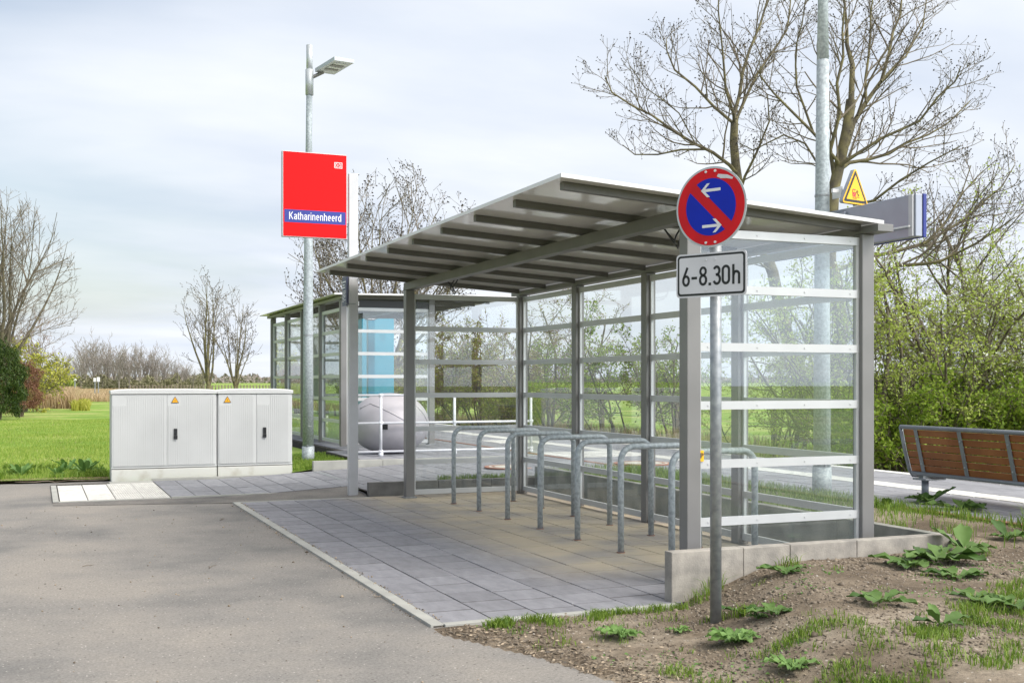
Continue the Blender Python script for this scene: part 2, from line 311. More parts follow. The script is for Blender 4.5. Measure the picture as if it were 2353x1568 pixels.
def vnoise(x, y, s, seed=0):
    "smooth value noise"
    rg = np.random.RandomState(seed); T = rg.rand(256, 256); x = x * s + 1000; y = y * s + 1000
    xi = np.floor(x).astype(int); yi = np.floor(y).astype(int); fx = x - xi; fy = y - yi; fx = fx * fx * (3 - 2 * fx); fy = fy * fy * (3 - 2 * fy)
    g = lambda a, b: T[a % 256, b % 256]
    return (g(xi, yi) * (1 - fx) + g(xi + 1, yi) * fx) * (1 - fy) + (g(xi, yi + 1) * (1 - fx) + g(xi + 1, yi + 1) * fx) * fy - .5
def sstep(a, b, x): t = np.clip((x - a) / (b - a), 0, 1); return t * t * (3 - 2 * t)

# ---------------------------------------------------------------- ground, road, paving
def ground_z(x, y):
    z = np.full(np.shape(x), -.03)
    z = np.where((x > 5.9), -.03 - .57 * sstep(5.9, 6.1, x) + .50 * sstep(8.2, 9.2, x), z)
    return z
gx = np.unique(np.concatenate([np.linspace(-1500, -30, 12), np.linspace(-30, 5.9, 14), [5.95, 6.0, 6.1, 7, 8.2, 8.5, 8.8, 9.2, 9.5], np.linspace(12, 60, 8), np.linspace(100, 1500, 10)]))
gy = np.unique(np.concatenate([np.linspace(-300, -20, 6), np.linspace(-15, 60, 26), np.linspace(80, 2500, 18)]))
tag(grid_sheet('ground', gx, gy, lambda X, Y: ground_z(X, Y), M['turf']), kind='structure')
ED = [(-20, .2), (-13, .3), (-11, -.3), (-9.6, -.8), (-8.7, -1.2), (-7.94, -1.49), (-7.5, -1.62), (-7.22, -1.69), (-6.6, -1.93), (-6.4, -1.93)]
def edge_x(y): return np.interp(y, [e[0] for e in ED], [e[1] for e in ED])
xs = np.arange(-16, 1.0, .25); ys = np.concatenate([np.arange(-20, 1.0, .25), [.95, 1.02]]); ys = np.unique(ys)
tag(grid_sheet('asphalt_road', xs, ys, lambda X, Y: X * 0 - .012, M['asphalt'], keep=lambda x, y: (x < .3)), kind='structure')
g = MB(); g.add([(-16, 1.0, -.016), (-3.66, 1.0, -.016), (-3.66, 3.45, -.016), (-2.9, 3.45, -.016), (-2.9, 3.75, -.016), (-16, 4.1, -.016)], [(0, 1, 2, 3, 4, 5)])
tag(g.obj('side_road', M['asphalt']), kind='structure')
# dark rough asphalt wedge between the road and the footpath
g = MB(); up_ = [(-3.7, .985, -.007), (-2.4, .985, -.007), (-1.6, .985, 0), (-1.0, .985, .028), (-.42, .985, .058), (-.41, .36, .03)]; lo_ = [(-3.7, .70, -.008), (-2.6, .45, -.008), (-1.9, .245, -.007), (-1.2, .242, -.003), (-.42, .242, -.002), (-.41, .241, -.002)]
g.add(up_ + lo_, [(i_, i_ + 6, i_ + 7, i_ + 1) for i_ in range(5)]); tag(g.obj('asphalt_patch', M['asphaltdark']), kind='structure')

def pavers(name, x0, x1, y0, y1, wx, ly, zf, mat, tint, seed=1, stagger=True, dbl=.15, keep=None, kind='structure', gap=.0055):
    rg = random.Random(seed); V = []; F = []; T = []
    nx = int(round((x1 - x0) / wx))
    for i in range(nx):
        a = x0 + i * (x1 - x0) / nx; b = x0 + (i + 1) * (x1 - x0) / nx; off = (rg.choice([0, .5, .33]) if stagger else 0) * ly; y = y0 - off
        while y < y1 - 1e-4:
            L = ly * (2 if rg.random() < dbl else 1); c, d = max(y, y0), min(y + L, y1); y += L
            if d - c < .03 or (keep and not keep((a + b) / 2, (c + d) / 2)): continue
            q = gap; k = len(V); zr = rg.uniform(-.0012, .0012)
            qy = q * 2.1
            for (px, py) in ((a + q, c + qy), (b - q, c + qy), (b - q, d - qy), (a + q, d - qy)): V.append((px, py, zf(px, py) + zr))
            for (px, py) in ((a + q * .6, c + qy * .75), (b - q * .6, c + qy * .75), (b - q * .6, d - qy * .75), (a + q * .6, d - qy * .75)): V.append((px, py, zf(px, py) - .012))
            F += [(k, k + 1, k + 2, k + 3)] + [(k + j, k + 4 + j, k + 4 + (j + 1) % 4, k + (j + 1) % 4) for j in range(4)]
            tv = rg.uniform(.88, 1.10); T += [tuple(ch * tv for ch in tint)] * 4 + [(.035, .032, .03)] * 4
    me = bpy.data.meshes.new(name); me.from_pydata(V, [], F); me.update()
    ca = me.color_attributes.new('tint', 'FLOAT_COLOR', 'POINT')
    ca.data.foreach_set('color', np.array([(*t, 1) for t in T], dtype=np.float32).ravel())
    bm = bmesh.new(); bm.from_mesh(me); bmesh.ops.recalc_face_normals(bm, faces=bm.faces); bm.to_mesh(me); bm.free()
    return tag(link(name, me, mat), kind=kind)
GREY = (.235, .235, .258)
g = MB(); g.box(-1.9, 1.7, -6.5, .27, -.05, -.0045); tag(g.obj('paving_bed', M['joint']), kind='structure')
pavers('shelter_paving', -1.84, 1.66, -6.46, .27, .2855, .302, lambda x, y: 0.0, M['paver'], GREY, 3)
# edging strips of the shelter paving
g = MB()
y = -6.5
while y < .15:
    g.box(-1.915, -1.842, y + .002, min(y + .98, .18), -.05, .004, b=.003); y += .98
g.box(-1.84, -.4, -6.52, -6.462, -.05, .003, b=.003); g.box(-1.91, -.4, .19, .235, -.05, .003)
tag(g.obj('kerb_edging', M['edging']), kind='structure')
def ramp(x, y): return float(np.clip((x + 1.6) * .05, 0, .2))
g = MB()
def slab_bed(x0, x1, y0, y1, n=20):
    for i in range(n):
        a = x0 + (x1 - x0) * i / n; b = x0 + (x1 - x0) * (i + 1) / n
        k = len(g.v); g.v += [(a, y0, ramp(a, 0) - .005), (b, y0, ramp(b, 0) - .005), (b, y1, ramp(b, 0) - .005), (a, y1, ramp(a, 0) - .005)]; g.f.append((k, k + 1, k + 2, k + 3))
slab_bed(-2.48, -.4, 1.02, 3.34); slab_bed(-.4, 2.6, .35, 3.34); g.box(2.6, 5.7, .35, 40, -.1, .195); g.box(3.1, 5.7, -30, .35, -.1, .195); g.box(.58, 2.6, 5.5, 14, -.1, .195)
g.box(-3.7, -2.46, 1.0, 3.3, -.05, -.004); g.box(.35, 2.6, 3.45, 5.5, -.1, .195)
tag(g.obj('paving_bed', M['joint']), kind='structure')
pavers('footpath', -2.46, 3.1, 1.03, 3.34, .285, .6, ramp, M['paver2'], (.235, .24, .265), 5, dbl=.3)
pavers('footpath', -.38, 3.1, .37, 1.03, .285, .6, ramp, M['paver2'], (.235, .24, .265), 6, dbl=0)
pf = lambda x, y: .2
pavers('platform', 3.2, 4.4, -30, 1.6, .3, .3, pf, M['paver2'], (.27, .275, .305), 7, dbl=.2)
pavers('platform', 3.2, 4.4, 1.6, 40, .4, .6, pf, M['paver2'], (.27, .275, .305), 7, dbl=.2)
pavers('platform', 4.76, 5.66, -30, 40, .3, .6, pf, M['paver2'], (.27, .275, .305), 8, dbl=.2)
pavers('platform', .37, 3.1, 3.46, 14, .3, .6, pf, M['paver2'], (.27, .275, .305), 9, dbl=.2, keep=lambda x, y: x > .6 or y < 5.4)
WH = (.62, .62, .60)
M['whitepaver'] = pavermat('white_pavers', False)
pavers('tactile_strip', 4.41, 4.75, -30, 40, .34, .3, lambda x, y: .202, M['whitepaver'], WH, 10, dbl=0, stagger=False)
pavers('platform_edge', 5.67, 5.86, -30, 40, .19, 1.0, lambda x, y: .203, M['whitepaver'], WH, 11, dbl=0, stagger=False)
pavers('tactile_field', 3.22, 4.38, 2.6, 3.9, .29, .3, lambda x, y: .206, M['whitepaver'], WH, 12, dbl=0)
pavers('tactile_field', 3.75, 4.4, 6.6, 7.6, .3, .3, lambda x, y: .206, M['whitepaver'], WH, 13, dbl=0)
g = MB(); g.box(5.68, 5.9, -30, 40, -.8, .19); tag(g.obj('platform_wall', M['kerb']), kind='structure')
g = MB(); g.box(3.105, 3.19, -30, 40, .1, .205); tag(g.obj('drain_strip', M['rust']), kind='structure')
# white block path with tactile ribs
pavers('white_pavers', -3.63, -3.05, 1.05, 3.08, .29, .675, lambda x, y: .0, M['whitepaver'], (.66, .65, .62), 14, dbl=0, stagger=False)
pavers('ribbed_pavers', -3.05, -2.47, 1.05, 3.12, .29, .69, lambda x, y: .0, M['whitepaver'], (.64, .63, .60), 15, dbl=0, stagger=False)
g = MB()
for i in range(22): g.box(-3.035 + i * .026, -3.022 + i * .026, 1.07, 3.10, -.001, .0045)
tag(g.obj('tactile_ribs', M['whitepaver']), kind='structure')
ca = bpy.data.objects['tactile_ribs'].data.color_attributes.new('tint', 'FLOAT_COLOR', 'POINT'); ca.data.foreach_set('color', [.62, .61, .58, 1] * len(ca.data))
g = MB(); g.box(-3.70, -3.64, 1.0, 3.12, -.03, .003); g.box(-3.64, -2.47, .99, 1.045, -.03, .002); g.box(-3.0, -2.47, 3.13, 3.42, -.03, .002); g.box(-2.465, -.42, .985, 1.025, -.03, .012)
g.box(-2.465, -.5, 3.345, 3.42, -.03, .03)
tag(g.obj('path_edging', M['edging']), kind='structure')
# drain channel across the footpath
g = MB()
for i in range(14):
    g.box(-.34, -.26, 1.9 + i * .1, 1.985 + i * .1, .03, .0665)
tag(g.obj('drain_grate', M['galvdark']), 'black slotted drain channel across the footpath behind the tall station post', 'drain')

# manhole covers
def manhole(x, y, z, lab):
    root = empty('manhole_cover', (x, y, z), label=lab, cat='manhole cover', group='round manhole covers in the paving')
    n = 40
    def ring(r0, r1, z0, mat, nm):
        V = []; F = []
        for i in range(n):
            a = 2 * math.pi * i / n
            for r, zz in ((r0, z0), (r1, z0), (r1, z0 - .012)): V.append((r * math.cos(a), r * math.sin(a), zz))
        for i in range(n):
            j = (i + 1) % n; F += [(3 * i, 3 * i + 1, 3 * j + 1, 3 * j), (3 * i + 1, 3 * i + 2, 3 * j + 2, 3 * j + 1)]
        MB().add(V, F).obj(nm, mat, root)
    MB().add([(.26 * math.cos(2 * math.pi * i / n), .26 * math.sin(2 * math.pi * i / n), .012) for i in range(n)], [tuple(range(n))]).obj('lid', M['manhole'], root)
    ring(.262, .30, .013, M['rust'], 'rim'); ring(.302, .335, .012, M['manhole'], 'collar'); ring(.337, .39, .011, M['brick'], 'brick_ring')
manhole(1.95, 1.62, .172, 'round concrete manhole cover with rust rings in the footpath just behind the left glass wall')
manhole(3.62, 1.15, .205, 'round manhole cover farther right on the platform, seen through the long glass wall')

# soil bank in the right foreground and the verge behind the shelter
def soil_z(x, y):
    s = np.where(y < -6.40, -.40 - .5 * np.clip(-6.47 - y, 0, 1.6), 1.6)
    z = np.where(y < -6.40, .19 * sstep(0, .85, x - s), .21)
    z = np.where((y < -6.45) & (x < -.33) & (y > -6.6), -.01, z)
    z = z + vnoise(x, y, 2.2, 1) * .016 * sstep(0, .5, x - edge_x(y)) + vnoise(x, y, 9, 2) * .007 + vnoise(x, y, 24, 3) * .007 + vnoise(x, y, 17, 4) * .006
    z = np.where(x > 2.9, np.minimum(z, .19), z)
    z = z * sstep(-.02, .35, x - edge_x(y)) - .012 * (1 - sstep(0, .2, x - edge_x(y)))
    return z
def soil_keep(x, y): return ((y < -6.435) & (x > edge_x(y) + vnoise(x, y, 4, 9) * .12) & ~((y > -6.53) & (x < -.41))) | ((x > 1.745) & (y > -6.47))
tag(grid_sheet('soil', np.arange(-2.0, 3.1, .028), np.arange(-10.5, -6.43, .028), soil_z, M['soil'], keep=soil_keep), kind='structure')
tag(grid_sheet('soil', np.append(np.arange(1.745, 3.1, .05), 3.104), np.arange(-6.47, .40, .05), soil_z, M['soil'], keep=soil_keep), kind='structure')
def lawn_z(x, y):
    z = .02 + .10 * sstep(-1.2, .3, x) + vnoise(x, y, 1.1, 5) * .03
    return z - .03 * sstep(20, 30, y)
tag(grid_sheet('lawn', np.arange(-9, .6, .2), np.arange(3.44, 34, .3), lawn_z, M['turf'], keep=lambda x, y: (y > 3.75 + .35 * sstep(-3.0, -9, x)) | (x > -.58)), kind='structure')
tag(grid_sheet('lawn', np.arange(-60, -8.8, 1.0), np.arange(4.1, 34, 1.0), lambda X, Y: X * 0 - .0, M['turf']), kind='structure')
g = MB()
for xx in (6.62, 8.055): g.box(xx, xx + .07, -60, 300, -.60, -.44)
tag(g.obj('railway_track', M['rust']), kind='structure')
tag(grid_sheet('ballast', np.array([6.15, 6.4, 8.3, 8.6]), np.linspace(-60, 300, 30), lambda X, Y: X * 0 - .57 + .04 * (X > 6.3) * (X < 8.4), M['ballast']), kind='structure')

tag(grid_sheet('soil_strip', np.arange(-9, -2.95, .08), np.arange(3.6, 4.05, .05), lambda X, Y: lawn_z(X, Y) * 0 + .005 + vnoise(X, Y, 8, 3) * .03, M['soil'], keep=lambda x, y: (y > 3.68 + .04 * (-3 - x)) & (y < 3.98 + vnoise(x, y, 3, 2) * .2)), kind='structure')

# ---------------------------------------------------------------- kerb walls
def kerbwall(name, lab, blocks, mat, group=None):
    r = empty(name, blocks[0][:1] + blocks[0][2:3] + (0,), label=lab, cat='kerb wall')
    o = Vector(r.location)
    for b in blocks: MB().box(b[0] - o.x, b[1] - o.x, b[2] - o.y, b[3] - o.y, b[4], b[5], b=.006).obj('kerb_block', mat, r)
kerbwall('concrete_kerb', 'low light concrete kerb wall running from the dark paving to the right corner, brown soil banked against it',
         [(-.40, .098, -6.435, -6.35, -.2, .294), (.102, .44, -6.434, -6.351, -.2, .293), (.444, .95, -6.435, -6.35, -.2, .294), (.954, 1.735, -6.435, -6.35, -.2, .293)], M['kerb'])
bl = []; yy = -6.348
while yy < .26: bl.append((1.655, 1.735, yy, min(yy + .996, .268), -.2, .289)); yy += 1.0
kerbwall('retaining_wall', 'damp grey concrete retaining wall standing outside the long glass wall', bl, M['wallconc'])
kerbwall('concrete_kerb', 'dark grey block kerb at the far narrow end of the shelter paving', [(-.39, .10, .272, .352, -.1, .158), (.104, .44, .273, .351, -.1, .157), (.444, .60, .272, .352, -.1, .158), (.604, 1.10, .273, .351, -.1, .157), (1.104, 1.735, .272, .352, -.1, .158)], M['kerbdark'])
kerbwall('concrete_kerb', 'pale kerb strip at the foot of the white railing', [(-.33, .66, 3.352, 3.44, 0, .20), (.664, 1.65, 3.353, 3.439, 0, .199), (1.654, 3.1, 3.352, 3.44, 0, .20)], M['edging'])

# ---------------------------------------------------------------- glass shelters
ZR = lambda x: 2.52 - .0633 * (x + .97)
RAILZ = (2.255, 1.896, 1.523, 1.147, .77, .398, .06)
def shelter(name, loc, W, L, nb, lab, roofx, roofy, jx, zroof, flip=False, panels=(), label_cat='bus shelter'):
    """posts on x=0 (ends only) and x=W (all); glass on x=W side and both narrow ends. flip mirrors x"""
    root = empty(name, loc, label=lab, cat=label_cat); S = -1 if flip else 1; off = W if flip else 0
    def X(x): return off + S * x
    def bx(mb, x0, x1, y0, y1, z0, z1, b=0): a, c = sorted((X(x0), X(x1))); return mb.box(a, c, y0, y1, z0, z1, b=b)
    h = .05; bay = L / nb
    ys = [-k * bay for k in range(nb + 1)]
    zf_top = zroof(0) - .05 - .085; zb_top = zroof(W) - .065
    for y in (0, -L):
        o = bx(MB(), -h, h, y - h, y + h, .0, zf_top, .006).obj('post', M['post'], root)
        bx(MB(), -h - .02, h + .02, y - h - .02, y + h + .02, .0, .012).obj('base_plate', M['galvdark'], o)
    for y in ys:
        o = bx(MB(), W - h, W + h, y - h, y + h, .0, zb_top - .002, .006).obj('post', M['post'], root)
        for sx in (-1, 1): bx(MB(), W + sx * (h + .004) - .004, W + sx * (h + .004) + .004, y - .03, y + .03, .03, zb_top - .03).obj('cover_strip', M['post'], o) if sx > 0 else None
    bx(MB(), -h, h, -L - h, h, zf_top + .001, zf_top + .085, .004).obj('front_beam', M['beam'], root)
    bx(MB(), W - .045, W + .085, -L - .2, roofy[1] - .08, zb_top, zb_top + .05, .003).obj('gutter', M['post'], root)
    # joists
    nj = 2 * nb + 1
    for k in range(nj):
        y = -k * L / (nj - 1); m = MB(); x0, x1 = jx; z0, z1 = zroof(x0), zroof(x1); w2 = .025
        vs = []
        for (x, z) in ((x0, z0), (x1, z1)):
            vs += [(X(x), y - w2, z - .048), (X(x), y + w2, z - .048), (X(x), y + w2, z - .002), (X(x), y - w2, z - .002)]
        m.add(vs, [(0, 1, 2, 3), (7, 6, 5, 4), (0, 4, 5, 1), (1, 5, 6, 2), (2, 6, 7, 3), (3, 7, 4, 0)]); m.obj('joist', M['beam'], root)
    # roof sheet with a bright edge trim
    def sloped(x0, x1, y0, y1, dz0, dz1, nm, mat, par=root):
        vs = []
        for x in (x0, x1):
            z = zroof(x); vs += [(X(x), y0, z + dz0), (X(x), y1, z + dz0), (X(x), y1, z + dz1), (X(x), y0, z + dz1)]
        return MB().add(vs, [(0, 1, 2, 3), (7, 6, 5, 4), (0, 4, 5, 1), (1, 5, 6, 2), (2, 6, 7, 3), (3, 7, 4, 0)]).obj(nm, mat, par)
    ra, rb = roofx; rf = sloped(ra, rb, roofy[0], roofy[1], 0, .010, 'roof', M['roof'])
    sloped(ra - .004, ra, roofy[0] - .004, roofy[1] + .004, -.006, .018, 'edge_trim', M['roofedge'], rf)
    sloped(ra, rb, roofy[0] - .004, roofy[0] - .0005, -.006, .018, 'edge_trim', M['roofedge'], rf)
    sloped(ra, rb, roofy[1] + .0005, roofy[1] + .004, -.006, .018, 'edge_trim', M['roofedge'], rf)
    for k in range(1, nj - 1, 2):   # bolts on top of the sheet
        y = -k * L / (nj - 1)
        for x in (ra + .08, 0): MB().tube([(X(x), y, zroof(x) + .008), (X(x), y, zroof(x) + .03)], .006, 6).obj('bolt', M['galvdark'], rf)
    # infill bays
    def wall(p, q, long_):
        for i, z in enumerate(RAILZ):
            hh = .027; m = MB()
            if long_: bx(m, W - .012, W + .018, p, q, z - hh, z + hh)
            else: bx(m, p, q, long_y - .018, long_y + .012, z - hh, z + hh)
            mm = m; n = 4
            for k in range(n):
                t = p + (q - p) * (k + .2) / (n - .6)
                if long_: mm.tube([(X(W - .012), t, z), (X(W - .0165), t, z)], .006, 6)
                else: mm.tube([(X(t), long_y - .018, z), (X(t), long_y - .0225, z)], .006, 6)
            mm.obj('rail', M['rail'], root)
        for e in (p + .011, q - .011):
            m = MB()
            if long_: bx(m, W - .010, W + .016, e - .011, e + .011, .033, 2.282)
            else: bx(m, e - .011, e + .011, long_y - .016, long_y + .010, .033, 2.282)
            m.obj('frame', M['rail'], root)
        m = MB()
        if long_: bx(m, W - .003, W + .003, p + .02, q - .02, .06, 2.25)
        else: bx(m, p + .02, q - .02, long_y - .003, long_y + .003, .06, 2.25)
        m.obj('glass_pane', M['glass'], root)
    for k in range(nb): wall(ys[k + 1] + h, ys[k] - h, True)
    for long_y in (0, -L): wall(h, W - h, False)
    return root
sh = shelter('bicycle_shelter', (0, 0, 0), 1.377, 5.983, 4, 'large grey steel and glass bicycle shelter with sloping roof over the hoop stands', (-.975, 1.42), (-6.135, .30), (-.905, 1.335), ZR, label_cat='bicycle shelter')
# cable loops hanging from the front beam, a yellow tag
def cable(x, y, z, s):
    m = MB(); rg = random.Random(s)
    for q in range(2):
        pts = []
        for i in range(15):
            t = i / 14; a = math.pi * (t * 1.15 - .05)
            pts.append((x + .02 * q + .05 * math.sin(a * 2), y + (.13 + .03 * q) * math.cos(a), z - (.115 + .03 * q) * math.sin(a) + .03 * t))
        m.tube(pts, .006, 6)
    m.obj('cable', M['black'], sh, True)
cable(.14, -1.05, 2.345, 1); cable(.18, -5.50, 2.345, 2)
g = MB().box(.055, .085, -6.012, -6.003, .79, .86); tg = g.obj('tag', M['yellow'], sh); tg['label'] = 'small yellow tag with the letter P'
text_obj('P', .045, Matrix.Translation((.07, -6.0125, .826)), M['black'], 'letter', tg, offset=.001)
# second shelter
ws = shelter('waiting_shelter', (.78, 12.1, .24), 1.52, 6.0, 4, 'farther glass waiting shelter on the platform, behind the grey grit bin', (-1.5, 1.75), (-6.35, .35), (-1.35, 1.6), lambda x: 2.50 - .012 * (x + .97), flip=True, label_cat='waiting shelter')
MB().box(.0, .03, -4.4, -3.1, .72, 1.92).obj('timetable_board', M['boardgrey'], ws)
m = MB(); m.box(.45, .85, -4.6, -1.2, .42, .46)
for yy in (-4.4, -2.9, -1.4): m.box(.5, .8, yy - .03, yy + .03, 0, .42)
m.obj('seat', M['benchmetal'], ws)
MB().box(.06, 1.47, -6.03, -5.9, 2.29, 2.40).obj('fascia', M['black'], ws)
MB().box(.18, .26, -6.036, -6.031, 2.31, 2.38).obj('sticker', M['white'], ws)

# ---------------------------------------------------------------- bicycle stands
def hoop():
    root = empty('bicycle_stand'); pts = []; r = .11; x0, x1, zt = .25, .94, .806
    pts.append((x0, 0, 0)); pts.append((x0, 0, zt - r))
    for i in range(1, 7): a = math.pi - i * math.pi / 12; pts.append((x0 + r + r * math.cos(a), 0, zt - r + r * math.sin(a)))
    for i in range(0, 7): a = math.pi / 2 - i * math.pi / 12; pts.append((x1 - r + r * math.cos(a), 0, zt - r + r * math.sin(a)))
    pts.append((x1, 0, 0))
    MB().tube([(p[0], p[1], p[2]) for p in pts], .024, 14).obj('hoop', M['galv'], root, True)
    for x in (x0, x1): MB().tube([(x, 0, 0), (x, 0, .004)], .034, 14).obj('foot_ring', M['rust'], root)
    return root
h0 = hoop()
pos = ['the farthest one, beside the left glass wall', 'second from the far glass end', 'third from the far glass end', 'middle one of the row, fourth from either end',
       'third from the near kerb end', 'second from the near kerb end', 'nearest one, mostly behind the front corner post']
for k in range(7):
    if k == 0: o = h0
    else:
        o = h0.copy(); col.objects.link(o)
        for c in h0.children: d = c.copy(); col.objects.link(d); d.parent = o
    o.location = (0, -.79 - .757 * k, 0)
    tag(o, 'galvanised hoop stand, ' + pos[k], 'bicycle stand', 'bicycle stands in a row under the shelter')

# ---------------------------------------------------------------- no-stopping sign
def frame(origin, xdir):
    "matrix: local x along xdir, local y = back of the sign, z up"
    x = Vector(xdir).normalized(); z = Vector((0, 0, 1)); y = z.cross(x); m = Matrix((x, y, z)).transposed().to_4x4(); m.translation = Vector(origin); return m
sg = empty('no_stopping_sign', (-.545, -7.135, -.02), label='round red and blue no-stopping sign with 6-8.30 h plate on a thin post', cat='traffic sign')
def loc(root, m): return Matrix.Translation(-Vector(root.location)) @ m
MB().tube([(0, 0, 0), (0, 0, 2.40)], .030, 20).obj('post', M['galvdark'], sg, True)
FS = frame((-.59, -7.157, 0), (.446, -.895, 0)); FSl = loc(sg, FS)
def circ(cx, cz, r, n=64, a0=0, a1=2 * math.pi): return [(cx + r * math.cos(a0 + (a1 - a0) * i / n), cz + r * math.sin(a0 + (a1 - a0) * i / n)) for i in range(n)]
zc = 2.216
disc = MB().prism(circ(0, zc, .212), FSl, .004).obj('sign_disc', M['signgrey'], sg)
rd = MB().prism(circ(0, zc, .201), FSl @ Matrix.Translation((0, -.0012, 0)), .001).obj('red_face', M['signred'], disc)
# two blue segments left by the diagonal bar
def blue_seg(sign):
    rb, hw = .150, .0275; d = Vector((1, -1)).normalized(); nn = Vector((1, 1)).normalized() * sign
    pts = []; a_lim = math.acos(hw / rb)
    for i in range(33):
        a = -a_lim + 2 * a_lim * i / 32; v = nn * (rb * math.cos(a)) + d * (rb * math.sin(a)) ; pts.append((v.x, zc + v.y))
    return MB().prism(pts, FSl @ Matrix.Translation((0, -.0022, 0)), .001).obj('blue_face', M['signblue'], disc)
blue_seg(1); blue_seg(-1)
def ribbon(mb, pts, wd, mt, th=.0008):
    for (a, b) in zip(pts[:-1], pts[1:]):
        a = Vector(a); b = Vector(b); d = (b - a).normalized(); nrm = Vector((-d.y, d.x)) * wd / 2
        mb.prism([tuple(a + nrm), tuple(a - nrm), tuple(b - nrm), tuple(b + nrm)], mt, th)
MA = FSl @ Matrix.Translation((0, -.0032, 0))
for sx, cz, xx in ((-1, zc + .088, .005), (1, zc - .10, .005)):
    m = MB(); m.prism([(xx - .055, cz - .0075), (xx + .055, cz - .0075), (xx + .055, cz + .0075), (xx - .055, cz + .0075)], MA, .0008)
    tip = xx + sx * .062; w_ = .018; l_ = .036
    for s2 in (1, -1):
        m.prism([(tip, cz), (tip - sx * w_, cz), (tip - sx * (l_ + w_), cz + s2 * l_), (tip - sx * l_, cz + s2 * l_)], FSl @ Matrix.Translation((0, -.0032 - .0004 * (s2 + 2), 0)), .0008)
    m.obj('arrow', M['white'], disc)
for (bx_, bz) in ((-.028, .186), (.028, .186), (-.028, -.186), (.028, -.186)):
    MB().prism(circ(bx_, zc + bz, .0065, 12), FSl @ Matrix.Translation((0, -.006, 0)), .005).obj('bolt', M['white'], disc)
MB().prism([(.045, zc + .168), (.10, zc + .158), (.135, zc + .140), (.128, zc + .132), (.095, zc + .140), (.06, zc + .143), (.038, zc + .155)], FSl @ Matrix.Translation((0, -.0019, 0)), .0007).obj('scrape', M['signplate'], disc)
for zz in (zc + .15, zc - .15, 1.92, 1.80): MB().tube([(0, 0, zz + .02 - .012), (0, 0, zz + .02 + .012)], .036, 16).obj('clamp', M['galvdark'], sg)
def rrect(w2, h2, r, cz, cx=0):
    p = []
    for (sx, sz, a0) in ((1, 1, 0), (-1, 1, 90), (-1, -1, 180), (1, -1, 270)):
        for i in range(7): a = R(a0 + 15 * i); p.append((cx + sx * (w2 - r) + r * math.cos(a), cz + sz * (h2 - r) + r * math.sin(a)))
    return p
zp = 1.862
pl = MB().prism(rrect(.212, .116, .022, zp), FSl, .004).obj('time_plate', M['signplate'], sg)
MB().prism(rrect(.203, .107, .018, zp), FSl @ Matrix.Translation((0, -.0012, 0)), .001).obj('black_border', M['black'], pl)
MB().prism(rrect(.192, .096, .011, zp), FSl @ Matrix.Translation((0, -.0022, 0)), .001).obj('plate_face', M['signplate'], pl)
for (bx_, bz) in ((-.028, .078), (.028, .078), (-.028, -.082), (.028, -.082)): MB().prism(circ(bx_, zp + bz, .006, 12), FSl @ Matrix.Translation((0, -.006, 0)), .004).obj('bolt', M['signplate'], pl)
# digits drawn as narrow traffic lettering
def arc(cx, cz, rx, rz, a0, a1, n=14): return [(cx + rx * math.cos(R(a0 + (a1 - a0) * i / n)), cz + rz * math.sin(R(a0 + (a1 - a0) * i / n))) for i in range(n + 1)]
def stroke(mb, pts, wd, mt):
    "mitred ribbon"
    P = [Vector(p) for p in pts]; Lf = []; Rt = []
    for i, p in enumerate(P):
        d1 = (P[i] - P[i - 1]).normalized() if i > 0 else None; d2 = (P[i + 1] - P[i]).normalized() if i < len(P) - 1 else None
        d = ((d1 or d2) + (d2 or d1)).normalized(); nn = Vector((-d.y, d.x)); k = wd / 2 / max(.5, nn.dot(Vector((-(d1 or d2).y, (d1 or d2).x))))
        Lf.append(p + nn * k); Rt.append(p - nn * k)
    for i in range(len(P) - 1): mb.prism([tuple(Lf[i]), tuple(Rt[i]), tuple(Rt[i + 1]), tuple(Lf[i + 1])], mt, .0006)
W_ = .0135; H_ = .102; zb = zp - H_ / 2 - .006; MT = FSl @ Matrix.Translation((0, -.0032, 0))
def glyph(ch, x):
    m = MB(); b = zb + W_ / 2; t = zb + H_ - W_ / 2; a = .0175
    if ch == '6':
        r = .0175; stroke(m, arc(x, b + .024, r, .024, 90, 450, 24), W_, MT); stroke(m, [(x + .009, t + .006), (x - .0165, b + .034)], W_, MT)
    if ch == '-': stroke(m, [(x - .017, zb + .043), (x + .017, zb + .043)], W_, MT)
    if ch == '8':
        stroke(m, arc(x, b + .0235, .0185, .0235, 0, 360, 24), W_, MT); stroke(m, arc(x, t - .0195, .0165, .0195, 0, 360, 24), W_ * .95, MT)
    if ch == '.': stroke(m, [(x - .008, zb + .007), (x + .008, zb + .007)], .0145, MT)
    if ch == '3':
        stroke(m, arc(x, b + .0235, .0185, .0235, -160, 90, 18) + [(x - .006, b + .047)], W_, MT); stroke(m, [(x - .006, b + .047)] + arc(x - .001, t - .0205, .0165, .0205, -80, 155, 16), W_, MT)
    if ch == '0':
        stroke(m, arc(x, t - .019, .0185, .019, 0, 180, 14) + arc(x, b + .019, .0185, .019, 180, 360, 14) + [(x + .0185, t - .019)], W_, MT)
    if ch == 'h':
        stroke(m, [(x - .016, zb), (x - .016, zb + H_)], W_, MT); stroke(m, [(x - .016, zb + .045)] + arc(x + .001, zb + .048, .0165, .0165, 130, 0, 10) + [(x + .0175, zb)], W_, MT)
    m.obj('character', M['black'], pl)
for ch, x in (('6', -.150), ('-', -.099), ('8', -.045), ('.', -.004), ('3', .038), ('0', .092), ('h', .152)): glyph(ch, x)

